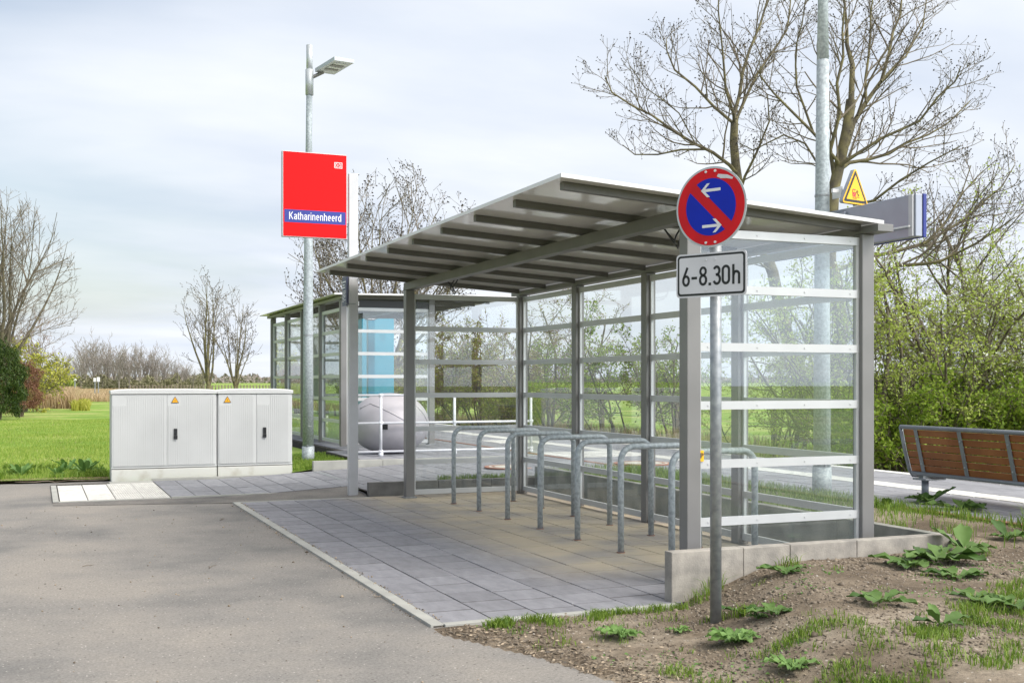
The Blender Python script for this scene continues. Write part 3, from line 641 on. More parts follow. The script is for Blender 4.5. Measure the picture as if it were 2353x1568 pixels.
# ---------------------------------------------------------------- utility cabinets
def cabinet(name, x0, x1, split, lab, rg, sticker, handle, zb_=0.0):
    y0, y1 = 3.50, 3.86; root = empty(name, ((x0 + x1) / 2, (y0 + y1) / 2, 0), label=lab, cat='utility cabinet', group='grey utility cabinets'); cx = (x0 + x1) / 2; cy = (y0 + y1) / 2
    def bx(*a, **k): x_0, x_1, y_0, y_1, z0, z1 = a; return MB().box(x_0 - cx, x_1 - cx, y_0 - cy, y_1 - cy, z0, z1, **k)
    bx(x0 + .003, x1 - .003, y0 + .002, y1, -.03, .148, b=.008).obj('plinth', M['cabplinth'], root)
    bx(x0, x1, y0 + .016, y1, .152, 1.135, b=.02).obj('body', M['cab'], root)
    bx(x0 + .002, x1 - .002, y0 + .004, y0 + .03, .158, .176, b=.004).obj('sill', M['cab'], root)
    # lid, slightly domed
    m = MB(); n = 12; V = []
    for (y, dz) in ((y0 - .012, 0), (y1 + .012, 0)):
        for i in range(n + 1):
            t = i / n; x = x0 - .006 + (x1 - x0 + .012) * t; e = min(t, 1 - t) * (x1 - x0); z = 1.205 - .022 * math.exp(-e / .09)
            V.append((x - cx, y - cy, 1.139)); V.append((x - cx, y - cy, z - .012)); V.append((x - cx, y - cy + (.014 if y < 3.6 else -.014), z))
    F = []; k2 = 3 * (n + 1)
    for i in range(n):
        a = 3 * i; b = a + 3
        F += [(a, b, b + 1, a + 1), (a + 1, b + 1, b + 2, a + 2), (a + 2, b + 2, b + 2 + k2, a + 2 + k2), (k2 + a, k2 + a + 1, k2 + b + 1, k2 + b), (k2 + a + 1, k2 + a + 2, k2 + b + 2, k2 + b + 1), (a, k2 + a, k2 + b, b)]
    e = 3 * n; F += [(0, 1, 2, k2 + 2, k2 + 1, k2), (e, k2 + e, k2 + e + 1, k2 + e + 2, e + 2, e + 1)]
    m.add(V, F).obj('lid', M['cab'], root)
    for di, (a, b) in enumerate(((x0 + .012, split - .002), (split + .002, x1 - .012))):
        mm = bx(a, b, y0 + .003, y0 + .018, .185, 1.128, b=.003)
        p = .0285; nr = int((b - a - .03) / p)
        for i in range(nr):
            x = a + .02 + i * p; top = 1.118 if x - a > .19 or i < 0 else .985
            mm.box(x - cx, x + .0228 - cx, y0 - .003 - cy, y0 + .0032 - cy, .19, top)
        d = mm.obj('door', M['cab'], root)
        if di == handle[0]:
            hx, hz = handle[1], .60
            h = bx(hx - .021, hx + .021, y0 - .022, y0 - .001, hz - .012, hz + .075, b=.005).obj('handle', M['black'], d)
            bx(hx - .023, hx + .023, y0 - .030, y0 - .001, hz - .065, hz - .014, b=.005).obj('handle', M['black'], d)
        if di == sticker[0]:
            sx_, sz = sticker[1], 1.045; mt = Matrix.Translation((sx_ - cx, y0 - .0065 - cy, 0))
            tri = lambda s, dz: [(-s, sz - s * .55 + dz), (s, sz - s * .55 + dz), (0, sz + s * 1.18 + dz)]
            st = MB().prism(tri(.050, 0), mt, .001).obj('warning_sticker', M['black'], d)
            MB().prism(tri(.040, .001), mt @ Matrix.Translation((0, -.001, 0)), .0008).obj('sticker_face', M['orange'], d)
            MB().prism([(.004, sz + .026), (-.008, sz + .002), (.0, sz + .003), (-.004, sz - .016), (.009, sz + .009), (.001, sz + .008)], mt @ Matrix.Translation((0, -.002, 0)), .0008).obj('sticker_symbol', M['black'], d)
cabinet('utility_cabinet', -2.965, -1.612, -2.262, 'wider grey ribbed utility cabinet, the left one of the pair beside the lawn', 1, (1, -2.16), (1, -2.155))
cabinet('utility_cabinet', -1.604, -.588, -1.085, 'narrower grey ribbed utility cabinet, the right one of the pair, next to the lamp post', 2, (0, -1.475), (1, -.975))

# ---------------------------------------------------------------- lamp posts
def lamp_post(x, y, z, lab, heads):
    root = empty('lamp_post', (x, y, z), label=lab, cat='lamp post', group='galvanised platform lamp posts')
    MB().tube([(0, 0, -.05), (0, 0, .28)], .092, 24).obj('base_sleeve', M['galv'], root, True)
    MB().tube([(0, 0, .28), (0, 0, 1.9), (.005, 0, 3.2), (.01, 0, 4.2)], [.082, .074, .066, .058], 24).obj('lower_mast', M['galv'], root, True)
    MB().tube([(.01, 0, 4.2), (.012, 0, 4.9), (.02, 0, 5.95)], [.057, .047, .044], 20).obj('upper_mast', M['galv'], root, True)
    MB().tube([(.02, 0, 5.55), (.02, 0, 5.93)], .060, 20).obj('sleeve', M['signgrey'], root, True)
    MB().tube([(.02, 0, 5.93), (.02, 0, 6.30)], .047, 20).obj('top_tube', M['signgrey'], root, True)
    m = MB(); pts = []
    for (a_, zz) in [(-95, .62), (-100, .585), (-72, .58), (-42, .585), (-38, .62), (-38, 1.0), (-42, 1.04), (-72, 1.045), (-98, 1.04), (-102, 1.0), (-102, .62)]: pts.append((.082 * math.cos(R(a_)), .082 * math.sin(R(a_)), zz))
    m.tube(pts[1:] + [pts[1]], .0022, 5); m.obj('access_door', M['galvdark'], root)
    m = MB(); m.tube([(0, 0, 1.93), (0, 0, 1.955)], .0765, 24); m.obj('clamp_band', M['galvdark'], root); MB().tube([(-.03, -.085, .30), (-.03, -.10, .30)], .012, 8).obj('bolt', M['galvdark'], root)
    c0 = Vector((.10, -.02, 5.90)); b = Vector((.144, -.634, .03)); a = Vector((.33, .15, .03)); up = Vector((0, 0, .055))
    hd = empty('lamp_head', (0, 0, 0)); 
    bpy.data.objects.remove(hd)
    vs = [c0, c0 + a, c0 + a + b, c0 + b]; vs = vs + [v + up for v in vs]
    h = MB().add(vs, [(0, 3, 2, 1), (4, 5, 6, 7), (0, 1, 5, 4), (1, 2, 6, 5), (2, 3, 7, 6), (3, 0, 4, 7)]).obj('lamp_head', M['signgrey'], root)
    for k in range(4):
        f0 = .30 + k * .15; p = [c0 + a * .18 + b * f0, c0 + a * .82 + b * f0, c0 + a * .82 + b * (f0 + .11), c0 + a * .18 + b * (f0 + .11)]
        q = [v - Vector((0, 0, .002)) for v in p] + [v - Vector((0, 0, .008)) for v in p]
        MB().add(q, [(0, 1, 2, 3), (7, 6, 5, 4), (0, 4, 5, 1), (1, 5, 6, 2), (2, 6, 7, 3), (3, 7, 4, 0)]).obj('light_module', M['whitesteel'] if k % 2 else M['post'], h)
    MB().tube([(.06, 0, 5.82), tuple(c0 + a * .35 + b * .08)], .028, 10).obj('arm', M['post'], root)
    return root
lamp_post(-.10, 4.73, .05, 'galvanised lamp post with flat lamp head, standing right of the grey cabinets', 1)
lamp_post(3.139, -3.255, .2, 'galvanised pole behind the right glass wall, its top beyond the frame, carrying the yellow triangle', 1)

# warning triangle on the right pole
wt = empty('warning_sign', (3.33, -3.48, 3.1), label='yellow triangular warning sign with red train and falling figure, clamped to the right pole', cat='warning sign')
FT = frame((3.335, -3.50, 0), (math.cos(R(14)), math.sin(R(14)), 0)); FTl = loc(wt, FT)
def rtri(s, r, zc_, n=6):
    "rounded triangle: circumradius s, corner radius r"
    p = []
    for k in range(3):
        a = R(90 + 120 * k); c = Vector(((s - 2 * r) * math.cos(a), (s - 2 * r) * math.sin(a)))
        for i in range(n + 1): b = a - R(60) + R(120) * i / n; p.append((c.x + r * math.cos(b), zc_ + c.y + r * math.sin(b)))
    return p
zt_ = 3.105
bd = MB().prism(rtri(.235, .022, zt_), FTl, .04).obj('sign_box', M['boardgrey'], wt)
MB().prism(rtri(.235, .022, zt_), FTl @ Matrix.Translation((0, -.003, 0)), .002).obj('yellow_face', M['yellow'], bd)
MB().prism(rtri(.206, .010, zt_), FTl @ Matrix.Translation((0, -.0045, 0)), .001).obj('black_border', M['black'], bd)
MB().prism(rtri(.158, .004, zt_), FTl @ Matrix.Translation((0, -.006, 0)), .001).obj('yellow_field', M['yellow'], bd)
FP = FTl @ Matrix.Translation((0, -.0078, 0)); z0_ = zt_ - .05
MB().prism([(-.045, z0_), (.0, z0_), (.005, z0_ + .012), (.005, z0_ + .062), (-.004, z0_ + .072), (-.042, z0_ + .072), (-.050, z0_ + .062), (-.050, z0_ + .012)], FP, .001).obj('train_symbol', M['trainred'], bd)
m = MB(); FQ = FTl @ Matrix.Translation((0, -.009, 0))
m.prism([(-.045, z0_ + .043), (-.0245, z0_ + .043), (-.0245, z0_ + .062), (-.045, z0_ + .062)], FQ, .001); m.prism([(-.0205, z0_ + .043), (.0, z0_ + .043), (.0, z0_ + .062), (-.0205, z0_ + .062)], FQ, .001)
for xx in (-.041, -.0225, -.004): m.prism(circ(xx, z0_ + (.014 if xx != -.0225 else .032), .004, 10), FQ, .001)
m.obj('train_windows', M['yellow'], bd)
m = MB(); stroke(m, [(-.04, z0_ - .003), (-.044, z0_ - .018), (-.0, z0_ - .018), (-.006, z0_ - .003)], .0025, FP); stroke(m, [(-.042, z0_ - .010), (-.003, z0_ - .010)], .002, FP)
m.prism(circ(.022, z0_ + .062, .006, 12), FP, .001); stroke(m, [(.008, z0_ + .036), (.013, z0_ + .052), (.024, z0_ + .050), (.033, z0_ + .048), (.037, z0_ + .058)], .0045, FP)
stroke(m, [(.020, z0_ + .052), (.030, z0_ + .030), (.040, z0_ + .026), (.050, z0_ + .014)], .007, FP); stroke(m, [(.030, z0_ + .030), (.036, z0_ + .018), (.036, z0_ + .003)], .005, FP); stroke(m, [(.040, z0_ - .003), (.054, z0_ - .003)], .005, FP)
m.obj('figure_symbol', M['black'], bd)
m = MB(); stroke(m, [(.012, z0_ - .022), (.012, z0_ - .002), (.034, z0_ - .002)], .004, FP); m.obj('platform_symbol', M['trainred'], bd)
m = MB(); m.box(-.19, -.02, .06, .085, -.0, .035); m.box(-.112 - .0, -.094, .04, .17, -.045, .06); m.obj('bracket', M['white'], wt)
m = MB(); m.tube([(-.191, .225, -.02), (-.191, .225, .0)], .0705, 20); m.obj('clamp', M['galvdark'], wt)

# station name board seen from behind
nb = empty('name_board', (3.27, -3.3, 2.57), label='long grey-backed platform name board with blue edge, seen from behind above the shelter gutter', cat='sign board')
MB().box(-.03, .045, -1.12, 1.1, .0, .375, b=.008).obj('board', M['boardgrey'], nb)
MB().box(.048, .085, -1.127, 1.1, -.004, .379, b=.006).obj('blue_face', M['navy'], nb)
MB().box(-.052, -.031, -1.10, -1.05, .005, .37, b=.004).obj('end_strip', M['stele'], nb)
MB().box(-.06, -.031, -.2, .15, .29, .34, b=.006).obj('clamp', M['boardgrey'], nb)
MB().box(-.075, -.053, -1.08, -.80, .085, .10).obj('support_arm', M['white'], nb)

# station pylon with red name sign
py = empty('station_sign', (-.525, .45, 0), label='tall light grey station post carrying a red Katharinenheerd sign, beside the shelter corner', cat='station sign')
MB().box(-.055, .052, -.03, .05, -.05, 3.668, b=.004).obj('post', M['stele'], py)
MB().box(-.0558, -.052, -.022, .045, 3.12, 3.64).obj('side_strip', M['red'], py)
MB().box(-.082, -.056, -.01, .02, 3.10, 3.66).obj('sign_holder', M['stele'], py)
sp = MB().box(-.815, -.085, -.035, .035, 2.915, 3.868, b=.004).obj('sign_panel', M['stele'], py)
MB().box(-.805, -.088, -.0385, -.0355, 2.922, 3.862).obj('red_face', M['red'], sp)
MB().box(-.793, -.098, -.041, -.0386, 3.075, 3.218).obj('name_band', M['navy'], sp)
NAME_HOOK = sp
m = MB(); bx0, bx1, bz0, bz1 = -.225, -.140, 3.715, 3.775
mt = Matrix.Translation((0, -.0395, 0)); stroke(m, [(bx0, bz0), (bx1, bz0), (bx1, bz1), (bx0, bz1), (bx0, bz0)], .007, mt); m.obj('logo_frame', M['white'], sp)
xl, zl, hl = (bx0 + bx1) / 2, (bz0 + bz1) / 2, .017
for cx_, two in ((xl - .019, 0), (xl + .019, 1)):
    m = MB(); L0 = cx_ - .011
    stroke(m, [(L0, zl - hl), (L0, zl + hl)], .006, mt)
    m2_ = mt @ Matrix.Translation((0, -.0006, 0))
    if two:
        stroke(m, [(L0, zl + hl)] + arc(cx_ - .001, zl + hl * .5, .010, hl * .5, 90, -90, 8) + [(L0, zl)], .005, m2_); stroke(m, [(L0, zl)] + arc(cx_, zl - hl * .5, .011, hl * .5, 90, -90, 8) + [(L0, zl - hl)], .005, m2_)
    else: stroke(m, [(L0, zl + hl)] + arc(cx_ - .002, zl, .013, hl, 90, -90, 12) + [(L0, zl - hl)], .005, m2_)
    m.obj('logo_letter', M['white'], sp)
ip = MB().box(-.085, -.072, -.03, .17, 2.165, 2.50, b=.002).obj('information_panel', M['panelblue'], py)
for zz, l_ in ((2.44, .15), (2.405, .10), (2.375, .12)): MB().box(-.0862, -.0852, .155 - l_, .155, zz - .007, zz + .007).obj('text_line', M['white'], ip)
m = MB()
for k, l_ in enumerate((.14, .15, .11, .15, .13, .08, .14, .05)): m.box(-.0862, -.0852, .155 - l_, .155, 2.33 - k * .017, 2.336 - k * .017)
m.obj('text_line', M['white'], ip)
m = MB(); m.box(-.10, .02, -.042, -.031, 2.18, 2.19); m.tube([(.05, -.035, 2.47), (.05, -.05, 2.47)], .008, 8); m.obj('fixing', M['galvdark'], py)

def sans(text, x0, z0, cap, width, mt, par, mat):
    "plain grotesque lettering built from ribbons; fitted to width"
    c = cap; xh = .73 * cap; w_ = .115 * cap; hw = w_ / 2; bw = .27 * cap
    adv = {'K': .72, 'a': .60, 't': .34, 'h': .60, 'r': .38, 'i': .26, 'n': .60, 'e': .60, 'd': .62}; tot = sum(adv[q] for q in text) * cap; k = width / tot; x = x0
    for q in text:
        m = MB(); a = adv[q] * cap; cnt = [0]
        def s_(pts):
            cnt[0] += 1; stroke(m, [((x + px_ * k), z0 + pz) for px_, pz in pts], w_, mt @ Matrix.Translation((0, -.0005 * cnt[0], 0)))
        L_ = .07 * cap + hw; Rr = a - .07 * cap - hw; mid = (L_ + Rr) / 2; rx = (Rr - L_) / 2; rz = xh / 2 - hw
        A = lambda a0, a1, n=12, cx=None, rx_=None: arc(cx if cx is not None else mid, xh / 2, rx_ or rx, rz, a0, a1, n)
        if q == 'K': s_([(L_, 0), (L_, c)]); s_([(Rr, c), (L_, c * .40)]); s_([(L_ + .16 * c, c * .56), (Rr + .02 * c, 0)])
        if q == 't': s_([(mid - .02 * c, xh + .18 * c), (mid - .02 * c, .14 * c), (mid + .04 * c, hw), (mid + .13 * c, hw)]); s_([(mid - .14 * c, xh - hw), (mid + .13 * c, xh - hw)])
        if q in 'hn': s_([(L_, 0), (L_, c if q == 'h' else xh)]); s_([(L_, xh * .62)] + arc(mid, xh - hw - rx * .9, rx, rx * .9, 150, 0, 9) + [(Rr, 0)])
        if q == 'r': s_([(L_, 0), (L_, xh)]); s_([(L_, xh * .6), (L_ + .07 * c, xh - hw - .02 * c), (Rr + .08 * c, xh - hw)])
        if q == 'i': s_([(mid, 0), (mid, xh)]); s_([(mid, c - .13 * c), (mid, c)])
        if q == 'e': s_([(L_, xh * .52), (Rr, xh * .52)] + A(8, 310, 20))
        if q == 'd': s_(A(0, 360, 20)); s_([(Rr, 0), (Rr, c)])
        if q == 'a': s_([(L_ + .01 * c, xh * .74)] + arc(mid, xh - hw - rx * .8, rx, rx * .8, 130, 0, 8) + [(Rr, 0)]); s_([(Rr, xh * .56), (mid, xh * .54)] + arc(mid - .02 * c, xh * .30, rx * .9, xh * .30 - hw, 90, 300, 10) + [(Rr, xh * .22)])
        m.obj('letter', mat, par); x += a * k
sans('Katharinenheerd', -.745, 3.108, .084, .60, Matrix.Translation((0, -.0418, 0)), NAME_HOOK, M['white'])

# ---------------------------------------------------------------- clock and turquoise column
ck = empty('platform_clock', tuple(at(851, 876, 26)[:2]) + (.2,), label='round station clock on turquoise pole, partly hidden by the waiting shelter roof', cat='clock')
rc = .29; zc2 = 2.78; Fc = frame((0, 0, 0), (math.cos(R(0)), 0, 0))
MB().prism(circ(0, zc2, rc, 48), Fc @ Matrix.Translation((0, -.08, 0)), .16).obj('clock_case', M['black'], ck)
MB().prism(circ(0, zc2, rc * .93, 48), Fc @ Matrix.Translation((0, -.084, 0)), .003).obj('dial', M['white'], ck)
m = MB()
for i in range(60):
    a = R(6 * i); r0 = rc * (.72 if i % 5 == 0 else .84); stroke(m, [(r0 * math.sin(a), zc2 + r0 * math.cos(a)), (rc * .9 * math.sin(a), zc2 + rc * .9 * math.cos(a))], .026 if i % 5 == 0 else .01, Fc @ Matrix.Translation((0, -.086, 0)))
m.obj('minute_marks', M['black'], ck)
m = MB(); stroke(m, [(0, zc2), (.15, zc2 + .08)], .03, Fc @ Matrix.Translation((0, -.088, 0))); stroke(m, [(0, zc2), (-.04, zc2 + .23)], .022, Fc @ Matrix.Translation((0, -.09, 0))); m.obj('hands', M['black'], ck)
MB().box(-.075, .085, -.07, .07, 0, 2.52, b=.01).obj('pole', M['cyandark'], ck)
tb = empty('turquoise_column', tuple(at(868, 876, 27)[:2]) + (.2,), label='broad turquoise steel column standing behind the glass beyond the grit bin', cat='information column')
MB().box(-.40, .38, -.05, .45, 0, 2.72, b=.012).obj('housing', M['cyan'], tb)
m = MB()
for k in range(5): m.box(.05, .17, -.056, -.0505, 2.05 + k * .035, 2.06 + k * .035)
m.obj('vent_slots', M['cyandark'], tb)

# ---------------------------------------------------------------- grit bin
gb = empty('grit_bin', (1.16, 4.69, .2), label='big round pale grey plastic grit bin behind the white railing', cat='grit bin')
def ell(th, ph, k=1.0):
    "squashed sphere with a flattened foot"
    z = math.sin(ph); c = math.cos(ph); zz = .44 + .485 * z * (1 if z > 0 else .91); rr = .605 * (abs(c) ** .9)
    return (rr * math.cos(th) * k, rr * math.sin(th) * k, max(.0, zz))
V = []; F = []; nu, nv = 48, 24
for j in range(nv + 1):
    ph = -math.pi / 2 * .92 + (math.pi / 2 * 1.92) * j / nv
    for i in range(nu): V.append(ell(2 * math.pi * i / nu, ph))
for j in range(nv):
    for i in range(nu): a = j * nu + i; b = j * nu + (i + 1) % nu; F.append((a, b, b + nu, a + nu))
F.append(tuple(reversed(range(nu)))); F.append(tuple(range(nv * nu, nv * nu + nu)))
MB().add(V, F).obj('body', M['grit'], gb, True)
for sm_ in ([(195, .55), (215, .75), (235, .62), (255, .42), (275, .18), (295, -.08), (306, -.22)], [(296, .85), (308, .6), (318, .3), (325, .05)]):
    pts = []
    for (p0, p1) in zip(sm_[:-1], sm_[1:]):
        for q in range(5): pts.append(ell(R(p0[0] + (p1[0] - p0[0]) * q / 5), p0[1] + (p1[1] - p0[1]) * q / 5, 1.0))
    MB().tube(pts, .009, 6).obj('lid_seam', M['grit'], gb, True)
a0 = R(246); m = MB(); c = Vector(ell(a0, -.02)); mt = Matrix.Translation(c) @ Matrix.Rotation(a0, 4, 'Z'); m.box(-.03, .012, -.05, .05, -.04, .05, mt=mt); m.obj('hatch', M['black'], gb)

# ---------------------------------------------------------------- white railing
rl = empty('railing', (.34, 4.0, .2), label='white tubular steel railing beside the footpath, in front of the grit bin', cat='railing')
px_ = [.36, .82, 1.97, 3.23]
for x in px_:
    p = MB().tube([(x - .34, 0, 0), (x - .34, 0, .90)], .021, 12).obj('post', M['whitesteel'], rl, True)
    MB().tube([(x - .34, 0, 0), (x - .34, 0, .05)], .036, 12).obj('foot', M['whitesteel'], p, True)
    for z in (.90, .49, .07): MB().tube([(x - .34 - .03, 0, z), (x - .34 + .03, 0, z)], .027, 12).obj('fitting', M['whitesteel'], p, True)
for z in (.90, .49, .07): MB().tube([(0, 0, z), (2.92, 0, z)], .0175, 12).obj('rail', M['whitesteel'], rl, True)

# ---------------------------------------------------------------- bench
bn = empty('bench', (3.91, -3.8, .2), label='platform bench with brown wooden slats and grey steel frame, seen from behind', cat='bench')
x_t, z_t, x_b, z_b = -.17, .672, -.06, .235
Lb = 3.0; yA = .14
MB().tube([(x_t, yA, z_t), (x_t, yA - Lb, z_t)], .020, 12).obj('top_rail', M['benchmetal'], bn, True)
MB().tube([(x_b - .02, yA - .06, z_b), (x_b - .02, yA - Lb + .06, z_b)], .019, 12).obj('lower_rail', M['benchmetal'], bn, True)
for yy in (yA, yA - Lb):
    MB().tube([(x_t, yy, z_t + .0), (x_t + .05, yy, z_t - .22), (x_b, yy, z_b + .02), (x_b + .04, yy, z_b - .03), (x_b + .12, yy, z_b - .035), (x_b + .47, yy, z_b - .02)], .018, 10).obj('end_frame', M['benchmetal'], bn, True)
for k in range(6):
    y = yA - .20 - k * .545 if k < 5 else yA - Lb + .08
    st = MB(); dxx = x_b - x_t; nn = Vector((z_t - z_b, 0, x_t - x_b)).normalized()
    vs = []
    for s in (0, 1):
        c = Vector((x_t + dxx * s - .006, y, z_t + (z_b - z_t) * s)); vs += [c + Vector((0, -.022, 0)), c + Vector((0, .022, 0)), c + Vector((-.006, .022, 0)), c + Vector((-.006, -.022, 0))]
    st.add(vs, [(0, 1, 2, 3), (7, 6, 5, 4), (0, 4, 5, 1), (1, 5, 6, 2), (2, 6, 7, 3), (3, 7, 4, 0)]); sto = st.obj('strap', M['benchmetal'], bn)
    for s in (.25, .78): c = Vector((x_t + dxx * s - .012, y, z_t + (z_b - z_t) * s)); MB().tube([c, c - Vector((.008, 0, 0))], .008, 8).obj('bolt', M['galv'], sto)
for k in range(6):
    s0 = .055 + k * .155; s1 = s0 + .132; vs = []
    for s in (s0, s1):
        for t in (0, .022): vs += [(x_t + dxx * s + t + .002, yA - .03, z_t + (z_b - z_t) * s), (x_t + dxx * s + t + .002, yA - Lb + .03, z_t + (z_b - z_t) * s)]
    MB().add(vs, [(0, 1, 3, 2), (4, 6, 7, 5), (0, 4, 5, 1), (2, 3, 7, 6), (0, 2, 6, 4), (1, 5, 7, 3)]).obj('back_slat', M['wood'], bn)
for k in range(5): MB().box(x_b + .07 + k * .085, x_b + .14 + k * .085, yA - Lb + .03, yA - .03, z_b - .012 + .0, z_b + .014, b=.003).obj('seat_slat', M['wood'], bn)
for yy in (0, -Lb + .28):
    lg = MB().tube([(0, yy, 0), (0, yy, z_b - .06)], .033, 16).obj('leg', M['benchmetal'], bn, True)
    MB().box(-.09, .16, yy - .10, yy + .07, z_b - .062, z_b - .045, b=.003).obj('mounting_plate', M['benchmetal'], lg)
    MB().box(-.05, .36, yy - .03, yy + .03, z_b - .045, z_b - .015).obj('seat_bearer', M['benchmetal'], lg)

# ---------------------------------------------------------------- vegetation
rngs = np.random.RandomState
UP = np.array((0, 0, 1.0))
def unit(v): return v / (np.linalg.norm(v) + 1e-9)
def perp_dir(d, ang, rg):
    a = unit(np.cross(d, rg.normal(size=3))); return unit(d * math.cos(ang) + a * math.sin(ang))
def grow(out, p, d, L, r, lvl, P, rg):
    n = max(3, int(L / P['seg'])); n = min(n, 16 if lvl <= 1 else 9); tp = P['taper'] if lvl > 1 or 'tap1' not in P else P['tap1']
    pts = [p.copy()]; rad = [r]; tr = P['trop'][min(lvl, len(P['trop']) - 1)]; wb = P['wob'][min(lvl, len(P['wob']) - 1)]
    for i in range(n):
        d = unit(d + rg.normal(size=3) * wb + UP * tr); p = p + d * (L / n); pts.append(p.copy()); rad.append(r * (1 - (1 - tp) * (i + 1) / n))
    out.append((np.array(pts), np.array(rad), lvl))
    if lvl < P['max']: spawn(out, np.array(pts), np.array(rad), L, lvl, P, rg)
def spawn(out, pts, rad, L, lvl, P, rg, t0=None, n=None):
    nc = n if n is not None else P['n'][min(lvl, len(P['n']) - 1)]; nc = max(1, int(nc * rg.uniform(.75, 1.25)))
    if t0 is None: t0 = P['t0'][min(lvl, len(P['t0']) - 1)]
    for k in range(nc):
        t = t0 + (1 - t0) * ((k + rg.rand()) / nc); f = t * (len(pts) - 1); i = min(int(f), len(pts) - 2); q = pts[i] + (pts[i + 1] - pts[i]) * (f - i)
        dd = unit(pts[i + 1] - pts[i]); a = R(rg.uniform(*P['ang'])); nd = perp_dir(dd, a, rg)
        if nd[2] < -.25 and rg.rand() < .8: nd = perp_dir(dd, a, rg)
        l2 = L * P['ratio'] * rg.uniform(.6, 1.15) * (P['fall'][0] - P['fall'][1] * t); l2 = max(l2, P['minl'])
        r2 = max(P['rmin'], min(rad[i] * .72, P['rk'] * l2))
        grow(out, q, nd, l2, r2, lvl + 1, P, rg)
def tubes(branches, rmul=1.0, sides=None):
    Vs = []; Fs = []; k = 0
    for pts, rad, lvl in branches:
        n = sides or (8 if rad[0] > .06 else 5 if rad[0] > .02 else 3); m = len(pts)
        d = np.gradient(pts, axis=0); d /= (np.linalg.norm(d, axis=1, keepdims=True) + 1e-9)
        ref = np.array((.31, .87, .38)); a = np.cross(d, ref); a /= (np.linalg.norm(a, axis=1, keepdims=True) + 1e-9); b = np.cross(d, a)
        th = np.arange(n) * 2 * math.pi / n
        ring = pts[:, None, :] + (a[:, None, :] * np.cos(th)[None, :, None] + b[:, None, :] * np.sin(th)[None, :, None]) * (rad * rmul)[:, None, None]
        Vs.append(ring.reshape(-1, 3)); i, j = np.meshgrid(np.arange(m - 1), np.arange(n), indexing='ij'); q = k + i * n + j; q2 = k + i * n + (j + 1) % n
        Fs.append(np.stack([q, q2, q2 + n, q + n], -1).reshape(-1, 4)); k += m * n
    return np.concatenate(Vs), np.concatenate(Fs)
def cards(C, size, rg, flat=0.0, aspect=.6):
    "small leaf quads (diamonds) centred on C"
    n = len(C); a = rg.normal(size=(n, 3)); a[:, 2] *= (1 - flat); a /= np.linalg.norm(a, axis=1, keepdims=True); b = np.cross(a, rg.normal(size=(n, 3))); b /= np.linalg.norm(b, axis=1, keepdims=True)
    s = (size * rg.uniform(.6, 1.3, n))[:, None]; V = np.stack([C - a * s, C + b * s * aspect, C + a * s, C - b * s * aspect], 1).reshape(-1, 3)
    return V, np.arange(4 * n).reshape(-1, 4)
def leaf_pts(br, lv, per, jit, rg, zmin=None):
    P_ = []
    for pts, rad, lvl in br:
        if lvl < lv: continue
        t = rg.rand(per); f = t * (len(pts) - 1); i = np.minimum(f.astype(int), len(pts) - 2); P_.append(pts[i] + (pts[i + 1] - pts[i]) * (f - i)[:, None])
    C = np.concatenate(P_); return C + rg.normal(size=C.shape) * jit
def plant_tree(name, base, br, lab, cat, group, split=1, bark='bark', twig='twig', leaves=None, buds=0, seed=0, parts=('trunk', 'crown'), rmul=1.0):
    root = empty(name, tuple(base), label=lab, cat=cat, group=group); o = np.array(base)
    def sh_(V): return V - o
    a = [b for b in br if b[2] <= split]; c = [b for b in br if b[2] > split]; rg = rngs(seed + 77)
    V, F_ = tubes(a, rmul); raw(parts[0], sh_(V), F_, M[bark], root, True)
    if c:
        V, F_ = tubes(c, rmul, None)
        cr_ = raw(parts[1], sh_(V), F_, M[twig], root, True)
        if buds:
            tips = np.array([b[0][-1] for b in c if b[2] >= max(x[2] for x in c) - 1]); V, F_ = cards(tips, buds, rg, 0, .7); V2, F2 = cards(tips, buds, rg, 0, .7)
            raw('buds', sh_(np.concatenate([V, V2])), np.concatenate([F_, F2 + len(V)]), M['bud'], cr_)
    if leaves:
        for (lv, per, jit, size, mt, nm) in leaves:
            C = leaf_pts(br, lv, per, jit, rg); V, F_ = cards(C, size, rg); raw(nm, sh_(V), F_, M[mt], root)
    return root
def limb(px, D, r0, r1, rg, depth=(0, 0), wob=.03):
    n = len(px); pts = []
    for i, (u, v) in enumerate(px): t = i / max(1, n - 1); pts.append(np.array(at(u, v, D + depth[0] + (depth[1] - depth[0]) * t)))
    # refine
    P2 = [pts[0]]
    for a, b in zip(pts[:-1], pts[1:]):
        k = max(1, int(np.linalg.norm(b - a) / .35))
        for j in range(1, k + 1): P2.append(a + (b - a) * j / k + (rg.normal(size=3) * wob if j < k else 0))
    P2 = np.array(P2); return (P2, np.linspace(r0, r1, len(P2)), 1)
def plen(b): return float(np.sum(np.linalg.norm(np.diff(b[0], axis=0), axis=1)))

